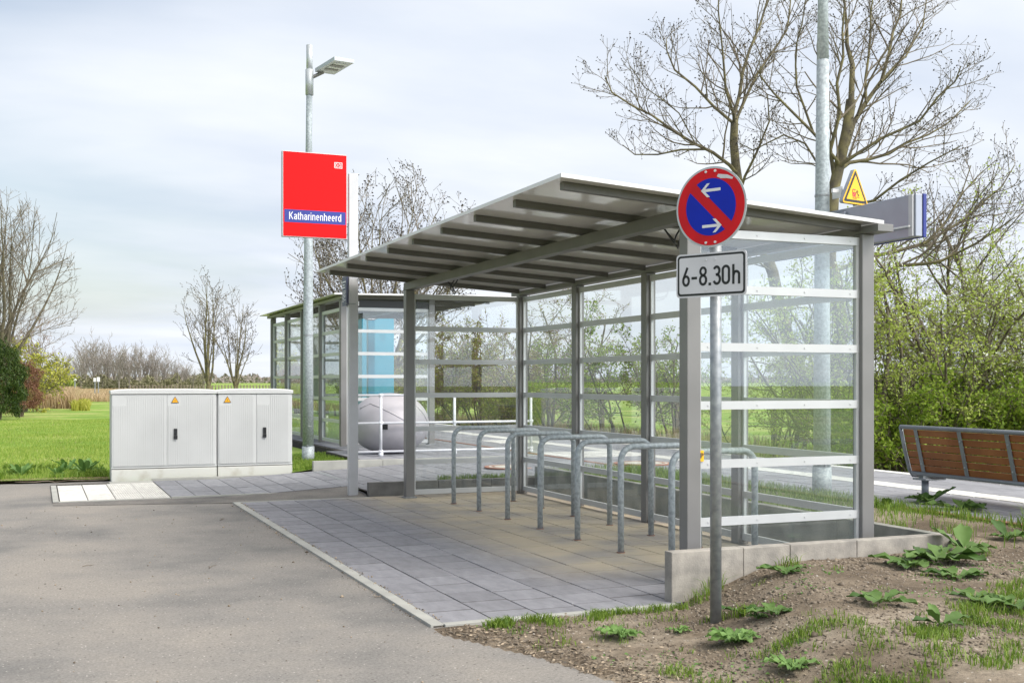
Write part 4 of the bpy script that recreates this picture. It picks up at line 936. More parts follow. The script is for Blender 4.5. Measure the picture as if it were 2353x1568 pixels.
ASH = dict(seg=.22, trop=[.05, .06, .09, .13, .16], wob=[.10, .12, .13, .13], taper=.42, max=4, n=[6, 6, 5, 3], t0=[.2, .2, .2, .2], fall=(1.15, .55), ang=(28, 62), ratio=.55, minl=.16, rmin=.0045, rk=.016)
def limb_tree(name, D, trunk, limbs, lab, seed, dens=5, lenk=.36, split=1):
    rg = rngs(seed); br = []
    t = limb(trunk[0], D, trunk[1], trunk[2], rg, (0, 0), .02); t = (t[0], t[1], 0); br.append(t)
    for (px, r0, dz) in limbs:
        b = limb(px, D, r0 * .82, .010, rg, (0, dz)); br.append(b); L = plen(b); P = dict(ASH)
        # side branches scaled to the limb
        n = int(L * dens)
        for k in range(n):
            tt = .12 + .88 * (k + rg.rand()) / n; f = tt * (len(b[0]) - 1); i = min(int(f), len(b[0]) - 2); q = b[0][i] + (b[0][i + 1] - b[0][i]) * (f - i)
            dd = unit(b[0][i + 1] - b[0][i]); nd = perp_dir(dd, R(rg.uniform(28, 60)), rg)
            if nd[2] < 0 and rg.rand() < .7: nd[2] *= -.6; nd = unit(nd)
            l2 = min(1.7, L * lenk * rg.uniform(.35, 1.1) * (1.2 - .75 * tt) + .18); grow(br, q, nd, l2, max(.006, min(b[1][i] * .6, .014 * l2 + .004)), 2, P, rg)
    return plant_tree(name, tuple(t[0][0]), br, lab, 'tree', None, split, 'barklichen', 'twig', buds=.018, seed=seed)
limb_tree('bare_tree', 21.8, ([(1842, 1016), (1834, 861), (1800, 740), (1775, 626), (1735, 520), (1700, 450), (1690, 380), (1687, 283)], .15, .075), [
    ([(1698, 405), (1676, 379), (1598, 331), (1554, 305), (1498, 265), (1454, 244), (1406, 213), (1389, 174)], .05, -1.2),
    ([(1687, 285), (1640, 245), (1598, 200), (1550, 161), (1532, 118), (1530, 90)], .042, .8),
    ([(1620, 343), (1563, 344), (1511, 355), (1458, 355), (1430, 333)], .028, .5),
    ([(1687, 283), (1687, 261), (1706, 165), (1746, 57), (1763, 0), (1775, -90)], .055, .6),
    ([(1687, 283), (1685, 261), (1667, 205), (1659, 109), (1650, 26), (1652, -60)], .042, -1.0),
    ([(1688, 300), (1693, 270), (1737, 174), (1807, 70), (1824, -60)], .045, 1.2),
    ([(1700, 440), (1711, 405), (1737, 353), (1767, 279), (1763, 218)], .04, -.8),
    ([(1775, 626), (1740, 600), (1690, 600), (1650, 640)], .03, -1.0),
    ([(1598, 331), (1560, 260), (1480, 200), (1446, 150)], .02, -.3),
], 'large leaning bare tree behind the round no-stopping sign, its limbs reaching left over the roof', 11)
limb_tree('bare_tree', 20.7, ([(1938, 1016), (1928, 860), (1925, 700), (1905, 600), (1912, 480), (1915, 435), (1930, 370), (1945, 300), (1955, 230)], .16, .095), [
    ([(1955, 230), (1958, 150), (1945, 60), (1935, -60)], .07, .4),
    ([(1926, 385), (1924, 370), (1868, 305), (1807, 244), (1746, 174), (1746, 148)], .045, -.8),
    ([(1900, 420), (1850, 330), (1800, 310), (1730, 345), (1700, 330)], .03, .8),
    ([(1915, 400), (1907, 344), (1929, 261), (1937, 131), (1941, -40)], .05, -.9),
    ([(1935, 350), (1946, 331), (1989, 235), (2024, 187), (2042, 122), (2068, 35), (2076, -60)], .07, .9),
    ([(1925, 390), (1937, 374), (2024, 318), (2111, 279), (2155, 222), (2194, 187), (2207, 152)], .048, -.9),
    ([(1922, 395), (1950, 374), (2042, 353), (2133, 309), (2177, 283), (2229, 231)], .05, .8),
    ([(1960, 470), (2007, 461), (2068, 414), (2133, 374), (2207, 335)], .038, -1.1),
    ([(1989, 235), (1995, 130), (2000, 30), (2010, -60)], .035, .2),
    ([(1868, 305), (1830, 200), (1830, 100), (1850, 0)], .03, -.6),
    ([(2024, 187), (2080, 130), (2120, 60), (2130, -10)], .03, 1.0),
    ([(1915, 480), (1960, 520), (2040, 515), (2130, 480)], .04, 1.2),
    ([(1925, 700), (1985, 665), (2060, 610), (2160, 600), (2240, 560), (2330, 500)], .055, -1.6),
    ([(1925, 620), (2000, 590), (2120, 560), (2220, 500), (2300, 430), (2330, 380)], .05, .6),
    ([(2120, 560), (2180, 500), (2210, 440), (2230, 380)], .025, .4),
], 'large upright bare tree behind the right pole and yellow triangle sign', 12)
# lone bare tree behind the waiting shelter
def bare_tree(name, base, H, spread, lab, seed, stems=4, mat=('bark', 'twig'), lv=4, n=(9, 8, 5, 3), group=None, buds=0, rmin=.006, rmul=1.0, trunkh=.12, lean=.0, ratio=.46, ang=(22, 58), leaves=None, parts=('trunk', 'crown'), fall=(1.05, .35), env=None):
    rg = rngs(seed); br = []; base = np.array(base, dtype=float)
    P = dict(ASH); P.update(n=[n[0], n[1], n[2], n[3]], max=lv, seg=H * .045, tap1=.08, fall=fall, ratio=ratio, minl=H * .02, rmin=rmin, rk=.009, ang=ang, trop=[.02, .045, .06, .10, .12], wob=[.05, .055, .09, .10])
    tr = .014 * H + .03
    pts = np.array([base + UP * (H * trunkh * t) + rg.normal(size=3) * .01 * t for t in np.linspace(0, 1, 4)]); br.append((pts, np.linspace(tr * 1.15, tr, 4), 0))
    for k in range(stems):
        az = 2 * math.pi * (k + rg.rand() * .6) / stems; tilt = spread * rg.uniform(.35, 1.1) if k else spread * .12
        d = unit(np.array((math.cos(az) * tilt + lean, math.sin(az) * tilt, 1))); L = H * (1 - trunkh) * rg.uniform(.80, 1.0) * (1.0 if k == 0 else 1 - .18 * tilt / max(spread, .01))
        grow(br, pts[-1] - UP * rg.uniform(0, .3) * H * trunkh, d, L, tr * rg.uniform(.36, .6), 1, P, rg)
    if env:
        ex, ez, rx_, rz_ = env; cen = base + np.array((ex, 0, ez)); nb = []
        for (pp, rr_, lv_) in br:
            if lv_ == 0: nb.append((pp, rr_, lv_)); continue
            lim = 1 + .16 * (rg.rand() - .5) + .10 * math.sin(pp[0][2] * 1.7 + pp[0][0] * 2.3); q = (pp - cen) / np.array((rx_, rx_, rz_)); dd = np.sqrt((q ** 2).sum(1)) + np.where(pp[:, 2] < cen[2], -.35, 0)
            if dd[0] > lim: continue
            bad = np.where(dd > lim)[0]; e = bad[0] if len(bad) else len(pp)
            if e < 2: continue
            pp, rr_ = pp[:e], rr_[:e]
            if e < len(q) and lv_ <= 1: rr_ = rr_ * np.linspace(1, .35, e)
            nb.append((pp, rr_, lv_))
        br = nb
    return plant_tree(name, tuple(base), br, lab, 'shrub' if 'shrub' in name else 'tree', group, 1, mat[0], mat[1], buds=buds, seed=seed, rmul=rmul, leaves=leaves, parts=parts)
b = at(880, 876, 46); bare_tree('bare_tree', (b.x, b.y, -.1), 11.5, .85, 'wide bare tree behind the waiting shelter and red station sign', 21, stems=18, n=(19, 15, 9, 3), buds=.04, rmin=.009, mat=('barklichen', 'twig'), ratio=.34, fall=(1.0, .2), env=(.3, 5.6, 4.3, 4.4))
b = at(480, 876, 70); bare_tree('bare_tree', (b.x, b.y, -.1), 9.6, .30, 'taller of the two slim bare trees rising behind the cabinets', 22, stems=7, n=(13, 10, 6, 2), rmin=.013, buds=.035, mat=('barklichen', 'twig'), ratio=.32, fall=(1.0, .2), env=(0, 5.0, 2.3, 3.3))
b = at(540, 876, 70); bare_tree('bare_tree', (b.x, b.y, -.1), 8.2, .40, 'lower bushy bare tree between the slim tree and the waiting shelter', 23, stems=8, n=(12, 9, 6, 2), rmin=.013, buds=.035, mat=('barklichen', 'twig'), ratio=.32, fall=(1.0, .2), env=(.2, 4.0, 1.9, 3.2))
b = at(-20, 876, 42); bare_tree('bare_tree', (b.x, b.y, -.1), 9.5, .9, 'big bare tree at the left edge, above the dark hedge', 24, stems=20, n=(20, 16, 9, 3), rmin=.008, rmul=1.0, trunkh=.14, mat=('bark', 'twig'), ratio=.33, fall=(1.0, .1), env=(0, 4.7, 3.1, 4.0))
b = at(85, 876, 66); bare_tree('bare_tree', (b.x, b.y, -.1), 4.9, .5, 'fine-twigged bare bush between the copper bush and the reeds', 25, stems=7, n=(10, 8, 5, 3), rmin=.012, mat=('bark', 'twigred'))
b = at(145, 876, 90); bare_tree('bare_tree', (b.x, b.y, -.1), 3.9, .4, 'small pale bare tree rising from the reeds, left of the far wood', 26, stems=5, n=(9, 6, 5, 3), rmin=.012)

# leafy bushes
BUSH = dict(seg=.2, trop=[.03, .03, .02, .02], wob=[.12, .16, .2, .22], taper=.4, max=3, n=[8, 7, 5], t0=[.15, .15, .1], fall=(1.15, .5), ang=(25, 75), ratio=.50, minl=.12, rmin=.004, rk=.012)
def bush(name, base, H, Wd, lab, seed, stems=14, leaf='leafmid', twig='twig', per=5, size=.026, group=None, blossom=0, lvmin=2, jit=.05, n=None, D2=None, rmin=.004, cat='bush'):
    rg = rngs(seed); br = []; base = np.array(base, dtype=float); P = dict(BUSH); P['rmin'] = rmin; P['seg'] = max(.18, H * .07)
    if n: P['n'] = n
    for k in range(stems):
        az = rg.uniform(0, 2 * math.pi); rr = rg.uniform(0, 1) ** .6; x = Wd * .30 * rr * math.cos(az); y = (D2 or Wd) * .30 * rr * math.sin(az)
        p = base + np.array((x, y, 0)); d = unit(np.array((math.cos(az) * rr * Wd * .5 / H * 1.3, math.sin(az) * rr * (D2 or Wd) * .45 / H * 1.3, 1.0)))
        grow(br, p, d, H * rg.uniform(.65, 1.02) * (1 - .25 * rr), .010 * H * rg.uniform(.4, 1.2) + .006, 0, P, rg)
    lv = [(lvmin, per, jit, size, leaf, 'foliage')] if per else []
    if blossom: lv.append((lvmin, blossom, jit * .8, size * 1.05, 'blossom', 'blossom'))
    return plant_tree(name, tuple(base), br, lab, cat, group, 1, 'bark', twig, leaves=lv, seed=seed, parts=('stems', 'twigs'))
def wb(u, D, z=-.1): p = at(u, 876, D); return (p.x, p.y, z)
G1 = 'bushes in the hedge beyond the track'
bush('leafy_bush', wb(2040, 17.4), 3.8, 2.8, 'fresh green bush just right of the shelter corner post, behind the bench end', 31, stems=13, leaf='leaf', per=4, size=.025, group=G1)
bush('leafy_bush', wb(2190, 18.0), 4.5, 3.6, 'tall pale green bush with white blossom right of the name board', 32, stems=12, leaf='leaf', per=3, size=.025, blossom=1, group=G1)
bush('leafy_bush', wb(2345, 17.6), 4.2, 3.4, 'blossoming bush at the right edge behind the bench backrest', 33, stems=12, leaf='leaf', per=3, size=.025, blossom=1, group=G1)
bush('leafy_bush', wb(2270, 22.0), 6.0, 3.4, 'farther twiggy green bush rising behind the blossoming ones', 34, stems=9, leaf='leaf', per=2, size=.026, group=G1)
bush('leafy_bush', wb(2110, 17.0), 1.7, 2.6, 'low dense green bush right behind the bench end', 44, stems=18, leaf='leafmid', per=5, size=.03, group=G1)
bush('leafy_bush', wb(2290, 17.2), 1.8, 3.0, 'low dense dark green bush behind the bench middle', 45, stems=20, leaf='leafmid', per=4, size=.03, group=G1)
bush('leafy_bush', wb(1880, 20.0), 2.9, 2.6, 'green bush around the trunk behind the right lamp pole', 35, stems=8, leaf='leaf', per=1, size=.03, group=G1)
bush('leafy_bush', wb(1750, 22.0), 2.6, 2.2, 'loose green bush seen through the right glass wall', 36, stems=6, leaf='leaf', per=1, size=.03, group=G1)
bush('leafy_bush', wb(1430, 28), 3.3, 3.0, 'upright fresh green bush framed by the middle panes of the long glass wall', 37, stems=10, leaf='leafmid', per=3, size=.034, group=G1, rmin=.006)
bush('leafy_bush', wb(1550, 27), 2.9, 1.8, 'narrow green bush right of the framed one, beside the corner post', 38, stems=5, leaf='leafmid', per=2, size=.034, group=G1, rmin=.006)
bush('bare_bush', wb(1285, 31), 4.3, 2.4, 'reddish brown bush with few leaves behind the far back corner post', 39, stems=7, leaf='leafolive', twig='twigred', per=1, size=.035, group=G1, rmin=.007)
bush('leafy_bush', wb(1120, 36), 3.3, 4.2, 'olive green hedge bush seen through the left glass wall, right half', 40, stems=18, leaf='leafolive', twig='twigred', per=2, size=.04, group=G1, rmin=.008)
bush('leafy_bush', wb(1010, 40), 3.1, 4.4, 'olive brown hedge bush seen through the left glass wall, left half', 41, stems=18, leaf='leafolive', twig='twigred', per=2, size=.045, group=G1, rmin=.008)
bush('leafy_bush', wb(900, 48), 2.8, 5.0, 'low green hedge bush behind the grit bin and turquoise column', 42, stems=16, leaf='leafolive', per=3, size=.06, group=G1, rmin=.01)
bush('leafy_bush', wb(1190, 33), 1.9, 3.0, 'low twiggy brown bush at the foot of the hedge', 43, stems=14, leaf='leafolive', twig='twigred', per=2, size=.04, group=G1, rmin=.007)
# hedge and bushes at the left edge
def clump(name, base, H, Wx, Wy, n, size, mat, lab, seed, cat='hedge'):
    root = empty(name, tuple(base), label=lab, cat=cat); rg = rngs(seed)
    th = rg.uniform(0, 2 * math.pi, n); ph = np.arcsin(rg.uniform(-.75, 1, n)); rr = rg.uniform(.55, 1.0, n) ** .4
    x = np.cos(th) * np.cos(ph); y = np.sin(th) * np.cos(ph); z = np.sin(ph); lump = 1 + .5 * vnoise(x * 2 + 5, z * 3, 1.3, seed + 3) + .22 * vnoise(th * 2.2, ph * 3, 1.3, seed) + .25 * vnoise(th * 5, ph * 6, 1.3, seed + 1)
    C = np.stack([x * Wx * rr * lump, y * Wy * rr * lump, H * .5 + z * H * .52 * rr * lump], -1); C = C[C[:, 2] > 0]
    V, F_ = cards(C, size, rg, -1.0, .3); raw('foliage', V, F_, M[mat], root)
    m = MB()
    for k in range(7):
        a = rg.uniform(0, 6.28); m.tube([(Wx * .2 * math.cos(a), Wy * .2 * math.sin(a), 0), (Wx * .4 * math.cos(a), Wy * .4 * math.sin(a), H * .45), (Wx * .5 * math.cos(a), Wy * .5 * math.sin(a), H * .8)], [.05, .03, .012], 6)
    m.obj('stems', M['bark'], root); return root
p = at(-12, 876, 39); clump('dark_conifer', (p.x, p.y, -.02), 2.5, .95, .95, 26000, .045, 'leafdark', 'dense dark green conifer at the left edge of the lawn', 51, 'shrub')
p = at(38, 876, 43); clump('copper_bush', (p.x, p.y, -.02), 2.1, .95, .8, 13000, .04, 'leafcopper', 'copper brown bush tucked behind the dark conifer', 52, 'shrub')
bush('yellow_bush', wb(12, 50), 3.9, 3.6, 'tall yellow-green budding bush behind the conifer at the left edge', 53, stems=14, leaf='leafyellow', per=2, size=.06, rmin=.008)
bush('green_shrub', wb(152, 92), 1.9, 2.2, 'small bright green shrub in the reeds by the far railway signs', 54, stems=9, leaf='leaf', per=4, size=.07, rmin=.01, n=[6, 5, 3])

# far wood: a few prototypes copied tree by tree
protos = []
for k, (H, sp, st) in enumerate(((9.5, .36, 7), (8.0, .28, 5), (7.2, .45, 7))):
    protos.append(bare_tree('far_tree', (0, 0, 0), H, sp, 'x', 60 + k, stems=st, n=(9, 7, 5, 2), rmin=.022, rmul=1.0, mat=('trunkfar', 'twigfar'), trunkh=.2, lv=4 if k == 0 else 3, ratio=.42))
rf_ = random.Random(5); first = {0: True, 1: True, 2: True}
prof = [(158, .55), (172, .75), (186, .95), (200, 1.15), (214, 1.2), (226, 1.05), (238, .95), (250, .98), (262, 1.0), (274, .98), (286, .92), (298, .9), (310, .95), (322, .98), (334, .95), (346, .92), (358, .9), (370, .85), (382, .8), (394, .74), (406, .66), (418, .58), (440, .5), (465, .5), (432, .62)]
names_ = 'bare tree of the far wood'
for i, (u, hs) in enumerate(prof * 2):
    k = 0 if (hs > 1.1 and i < len(prof)) else rf_.choice([1, 2]); src = protos[k]
    if first[k]: o = src; first[k] = False
    else:
        o = src.copy(); col.objects.link(o)
        for c in src.children: d = c.copy(); col.objects.link(d); d.parent = o
    D = rf_.uniform(165, 180) if i < len(prof) else rf_.uniform(182, 205); uu = u + rf_.uniform(-5, 5); pt = at(uu, 876, D)
    H = {0: 9.5, 1: 8.0, 2: 7.2}[k]; s = hs * 7.1 / H * D / 172 * rf_.uniform(.9, 1.08); o.location = (pt.x, pt.y, -.1); o.scale = (s, s, s); o.rotation_euler = (0, 0, rf_.uniform(0, 6.28))
    tag(o, 'bare grey-brown tree among many in the distant wood beyond the reeds', 'tree', 'bare trees of the distant wood')
for k in range(3):
    if first[k]:
        for c in list(protos[k].children): bpy.data.objects.remove(c)
        bpy.data.objects.remove(protos[k])
# undergrowth of the wood and the tree line on the horizon
rg = rngs(9)
def far_mass(name, u0, u1, D0, D1, h, n, size, mat, seed):
    rg = rngs(seed); u = rg.uniform(u0, u1, n); D = rg.uniform(D0, D1, n); hh = h * (.6 + .8 * (vnoise(u / 14, D * 0, 1, seed) + .5)); z = rg.uniform(0, 1, n) ** 1.4 * hh
    C = np.array([tuple(at(a, 876, b)) for a, b in zip(u, D)]); C[:, 2] = z - .1; V, F_ = cards(C, size, rg, 0, .8)
    return tag(raw(name, V, F_, M[mat]), kind='stuff')
far_mass('undergrowth', 155, 470, 165, 185, 2.0, 14000, .16, 'underwood', 1)
far_mass('distant_tree_line', 380, 2500, 1100, 1400, 7, 22000, 1.6, 'twigfar', 2)
far_mass('distant_tree_line', -300, 400, 1100, 1400, 7, 6000, 1.6, 'twigfar', 3)

# ---------------------------------------------------------------- grass
def blades(name, X, Y, Z, h, wd, lean, rg, mat, kind='stuff', seg=2):
    n = len(X); az = rg.uniform(0, 2 * math.pi, n); f = rg.uniform(0, 2 * math.pi, n); hh = h * rg.uniform(.5, 1.25, n); ww = wd * rg.uniform(.7, 1.3, n); ln = lean * rg.uniform(.1, 1.2, n) * hh
    B = np.stack([X, Y, Z], -1); s = np.stack([np.cos(f), np.sin(f), f * 0], -1) * ww[:, None] / 2; l = np.stack([np.cos(az), np.sin(az), az * 0], -1)
    m_ = B + l * (ln * .3)[:, None] + UP * (hh * .6)[:, None]; t = B + l * ln[:, None] + UP * (hh * (1 - .25 * lean))[:, None]
    V = np.stack([B - s, B + s, m_ + s * .8, m_ - s * .8, t], 1).reshape(-1, 3); k = np.arange(n) * 5
    Fq = np.stack([k, k + 1, k + 2, k + 3], -1); Ft = np.stack([k + 3, k + 2, k + 4, k + 4], -1)
    me = bpy.data.meshes.new(name); me.vertices.add(len(V)); me.vertices.foreach_set('co', V.astype(np.float32).ravel())
    li = np.concatenate([Fq.ravel(), Ft[:, :3].ravel()]).astype(np.int32); ls = np.concatenate([np.arange(n) * 4, n * 4 + np.arange(n) * 3]).astype(np.int32)
    me.loops.add(len(li)); me.loops.foreach_set('vertex_index', li); me.polygons.add(2 * n); me.polygons.foreach_set('loop_start', ls); me.update(calc_edges=True)
    o = link(name, me, M[mat]); tag(o, kind=kind); return o
rg = rngs(100)
# verge strip between retaining wall and platform
n = 26000; X = rg.uniform(1.75, 3.12, n); Y = rg.uniform(-6.6, .33, n) ** 1; dens = sstep(-5.4, -4.4, Y) * (.25 + .75 * sstep(-.15, .25, vnoise(X, Y, 2.2, 20))) + .5 * sstep(2.75, 3.05, X) * sstep(-6.5, -5.2, Y)
k = rg.rand(n) < dens + .04; blades('verge_grass', X[k], Y[k], soil_z(X[k], Y[k]), .11, .006, .5, rg, 'grass')
n = 900; X = rg.uniform(.5, 1.6, n); Y = rg.uniform(.36, .50, n); blades('verge_grass', X, Y, X * 0 + .13, .085, .006, .5, rg, 'grass')
# tufts and patches on the soil
TX, TY, TH = [], [], []
def tuft(x, y, n, rad, h): 
    a = rg.uniform(0, 6.28, n); r_ = rad * rg.rand(n) ** .7; TX.append(x + r_ * np.cos(a)); TY.append(y + r_ * np.sin(a)); TH.append(np.full(n, h))
for i in range(34):
    x = rg.uniform(-1.68, -.42); tuft(x, -6.60 - abs(rg.normal()) * .05, 45, .06, .055)
for i in range(26): tuft(rg.uniform(-1.6, -.5), rg.uniform(-7.2, -6.62), 18, .07, .04)
for i in range(60):
    x = rg.uniform(-1.2, 2.2); y = rg.uniform(-8.7, -6.55); tuft(x, y, 12, .05, .04)
for i in range(190):
    y = rg.uniform(-8.9, -7.6); x = rg.uniform(-1.3, 2.0)
    if vnoise(np.array([x]), np.array([y]), 1.6, 31)[0] + (-7.95 - y) * .28 > .0 and x > float(edge_x(y)) + .2: tuft(x, y, 80, .10, .05)
for (x, y, h) in ((-.5, -7.1, .07), (-.42, -7.2, .09), (-.28, -6.55, .10), (-.15, -6.5, .12), (.3, -6.6, .09), (.9, -8.2, .12), (1.2, -8.1, .11), (1.5, -7.9, .10), (.6, -8.3, .10), (.2, -8.2, .10), (1.9, -7.4, .08), (2.75, -6.2, .22), (2.9, -6.0, .24), (2.6, -6.35, .16), (2.2, -6.0, .1), (2.0, -5.6, .12)):
    tuft(x, y, 60, .07, h)
X = np.concatenate(TX); Y = np.concatenate(TY); H = np.concatenate(TH); k = X > edge_x(Y) + .05; X, Y, H = X[k], Y[k], H[k]
blades('soil_grass', X, Y, soil_z(X, Y) - .003, H, .0045, .8, rg, 'grass')
# small ground weeds as flat leaves
n = 5200; X = rg.uniform(-1.7, 2.8, n); Y = rg.uniform(-9, -6.5, n); k = (vnoise(X, Y, 2.5, 41) > .12) & (X > edge_x(Y) + .15); C = np.stack([X[k], Y[k], soil_z(X[k], Y[k]) + .006], -1)
V, F_ = cards(C, .009, rg, .85, .7); tag(raw('ground_weeds', V, F_, M['weed']), kind='stuff')
# lawn left
n = 150000; D = rg.uniform(0, 1, n) ** 1.5 * 26; Y = 3.6 + D; X = -3.0 - rg.rand(n) * (3.0 + D * .22) + .45 * D * .0 + 1.0 * (rg.rand(n) < .0); X = -9 + rg.rand(n) * 8.9 
k = ((Y > 3.95) | (X > -.55)) & ~((X > -2.97) & (X < -.58) & (Y < 3.88)); X, Y = X[k], Y[k]
blades('lawn_grass', X, Y, lawn_z(X, Y) - .004, .055 + .03 * sstep(-.1, .3, vnoise(X, Y, .8, 22)), .007, .6, rg, 'lawnblade')
n = 9000; X = rg.uniform(-.56, .62, n); Y = rg.uniform(3.46, 6.0, n); blades('lawn_grass', X, Y, lawn_z(X, Y) - .004, .07, .006, .6, rg, 'grass')
n = 5000; X = rg.uniform(-4.3, -2.98, n); Y = rg.uniform(3.9, 5.6, n); k = rg.rand(n) < sstep(-.1, .2, vnoise(X, Y, 2, 12)); blades('tall_weeds', X[k], Y[k], lawn_z(X[k], Y[k]), .13, .012, .9, rg, 'grass')
n = 9000; X = rg.uniform(-9, -2.98, n); Y = 4 + rg.rand(n) ** 1.6 * 22; k = rg.rand(n) < sstep(-.1, .3, vnoise(X, Y, .9, 71)); blades('dry_straw', X[k], Y[k], lawn_z(X[k], Y[k]), .05, .006, 1.2, rg, 'straw')
n = 5000; X = rg.uniform(-6.3, -2.98, n); Y = 3.78 + .03 * (-3 - X) + abs(rg.normal(size=n)) * .12; blades('dry_straw', X, Y, X * 0 + .0, .05, .005, 2.6, rg, 'straw')
# reeds: far left belt and along the track
def reed(n, u0, u1, D0, D1, h, w_, seed):
    rg = rngs(seed); u = rg.uniform(u0, u1, n); D = D0 + (D1 - D0) * rg.rand(n); C = np.array([tuple(at(a, 876, b)) for a, b in zip(u, D)]); return C[:, 0], C[:, 1], C[:, 2] * 0 - .05, h, w_
a_ = reed(26000, 62, 178, 56, 90, .95, .028, 1); blades('reeds', *a_, .35, rngs(2), 'reed')
a_ = reed(34000, 165, 430, 75, 150, .5, .05, 3); blades('reeds', *a_, .35, rngs(4), 'reed')
a_ = reed(900, 165, 205, 52, 60, .5, .05, 13); blades('yellow_weeds', *a_, .5, rngs(4), 'leafyellow')
n = 22000; Y = rg.uniform(-6, 60, n); X = 8.55 + rg.rand(n) * 1.3; k = rg.rand(n) < .35 + .65 * (vnoise(X, Y, .8, 8) > -.1)
X, Y = X[k], Y[k]; blades('dry_grass', X, Y, ground_z(X, Y) - .02, .42, .010, .5, rg, 'straw')
n = 9000; Y = rg.uniform(2, 60, n); X = 8.7 + rg.rand(n) * 2.0; blades('dry_grass', X, Y, ground_z(X, Y) - .02, .30, .010, .5, rg, 'grass')

# ---------------------------------------------------------------- leafy weeds on the soil
def dock(x, y, z, R0, n, lab, seed, upright=.4, narrow=.34, group='broad-leaved dock plants on the soil', mat='dock', wavy=.06):
    rg = random.Random(seed); root = empty('dock_plant', (x, y, z), label=lab, cat='plant', group=group); m = MB()
    for k in range(n):
        az = 2 * math.pi * (k + rg.uniform(-.3, .3)) / n; L = R0 * rg.uniform(.6, 1.15); W2 = L * narrow * rg.uniform(.8, 1.2) / 2 * 1.5; up = upright * rg.uniform(.5, 1.5); nu, nv = 9, 5; V = []; F = []
        dr = Vector((math.cos(az), math.sin(az), 0)); sd = Vector((-math.sin(az), math.cos(az), 0))
        for i in range(nu):
            t = i / (nu - 1); st = L * .22; s = max(0, (t * (L + st) - st) / L) if t > 0 else 0
            prof_ = (math.sin(math.pi * min(1, s * .93 + .05)) ** .75) * W2 if s > 0 else .004
            rr = (L + st) * t; zz = up * rr * (1 - .62 * t * (1.0 if up < .8 else .3)) + .008
            for j in range(nv):
                q = (j / (nv - 1) - .5) * 2; wv = wavy * L * math.sin(t * 17 + j * 2.1 + k) * abs(q) * (s > 0)
                V.append(dr * rr + sd * (prof_ * q * (1 + .10 * math.sin(t * 22 + k))) + Vector((0, 0, zz + abs(q) * prof_ * .35 + wv)))
        for i in range(nu - 1):
            for j in range(nv - 1): a = i * nv + j; F.append((a, a + 1, a + nv + 1, a + nv))
        m.add(V, F)
    m.obj('leaves', M[mat], root, True)
    MB().tube([(0, 0, -.01), (0, 0, .02)], .008, 6).obj('stem', M['dock'], root)
def sz(x, y): return float(soil_z(np.array([x]), np.array([y]))[0])
def onsoil(u, v, guess=.18):
    d = FF + FR * ((u - 1176) / FPX) + Vector((0, 0, (HY - v) / FPX)); z = guess
    for _ in range(6): p = Vector((CX, CY, CZ)) + d * ((z - CZ) / d.z); z = sz(p.x, p.y)
    return p.x, p.y, z
DK = [(2085, 1300, .15, 8, .35, 'broad dark green dock plant at the left of the big clump beyond the kerb end'), (2150, 1290, .19, 11, .45, 'largest dock plant, in the middle of the big clump right of the kerb end'),
      (2215, 1268, .16, 8, .8, 'lighter upright dock plant at the right of the big clump'), (2195, 1325, .13, 6, .25, 'dock plant with crinkled dark leaves lying in front of the big clump'),
      (2235, 1375, .14, 5, .35, 'dock plant with one wide pale leaf in front of the big clump'), (2315, 1245, .15, 8, .7, 'bright green dock plant near the right edge below the bench'),
      (2135, 1158, .19, 10, .8, 'tall dock plant growing at the foot of the bench leg'), (2205, 1172, .20, 7, .4, 'drooping dock plant right of the bench leg'),
      (1800, 1318, .10, 6, .4, 'small dock plant against the concrete kerb, right of the sign post'), (1772, 1412, .13, 6, .45, 'ragged dock plant right of the sign post foot'),
      (1700, 1410, .10, 4, .35, 'half-eaten dock leaf cluster beside the sign post foot'), (2022, 1385, .12, 5, .4, 'three-leaved dock plant in the middle of the bare soil'),
      (2160, 1440, .13, 5, .9, 'dock plant with one upright leaf in the right foreground'), (2325, 1395, .13, 6, .5, 'dock plant at the right edge of the soil'), (2040, 1170, .12, 7, .8, 'grassy dock plant beside the shelter corner post')]
for i, (u, v, r_, n_, up, lb) in enumerate(DK): x, y, z = onsoil(u, v); dock(x, y, z, r_ * (1.2 if up < .6 else .95), n_, lb, 200 + i, up * .8, .46)
WD = [(1427, 1462, .10, 13, 'blue-green lobed weed rosette in the soil below the paving edge'), (1690, 1475, .11, 16, 'feathery green weed rosette in front of the sign post'), (1820, 1525, .10, 14, 'leafy weed rosette at the bottom edge right of the sign post'),
      (1938, 1262, .06, 10, 'small upright weed leaning on the middle of the kerb'), (2108, 1250, .06, 10, 'small upright weed leaning on the kerb near its right corner'), (1742, 1420, .05, 8, 'tiny weed between two dock plants'), (1560, 1452, .06, 9, 'tiny weed left of the sign post foot')]
for i, (u, v, r_, n_, lb) in enumerate(WD): x, y, z = onsoil(u, v, .05); dock(x, y, z, r_, n_, lb, 300 + i, .45, .30, 'small weeds on the soil', 'weed', .1)
for i, (x, y, s_) in enumerate(((-3.25, 4.4, .17), (-3.6, 4.3, .15), (-3.2, 4.9, .19), (-4.05, 4.4, .14), (-3.45, 5.3, .19))):
    dock(x, y, .02, s_, 13, ['leafy dock plant in the lawn touching the wide cabinet', 'leafy dock plant in the lawn, second from the wide cabinet', 'dock plant in the lawn behind the one touching the cabinet', 'low dock plant at the lawn edge nearest the left side', 'dock plant farthest back in the lawn beside the cabinet'][i], 400 + i, .8, .3, 'dock plants in the lawn', 'weed')

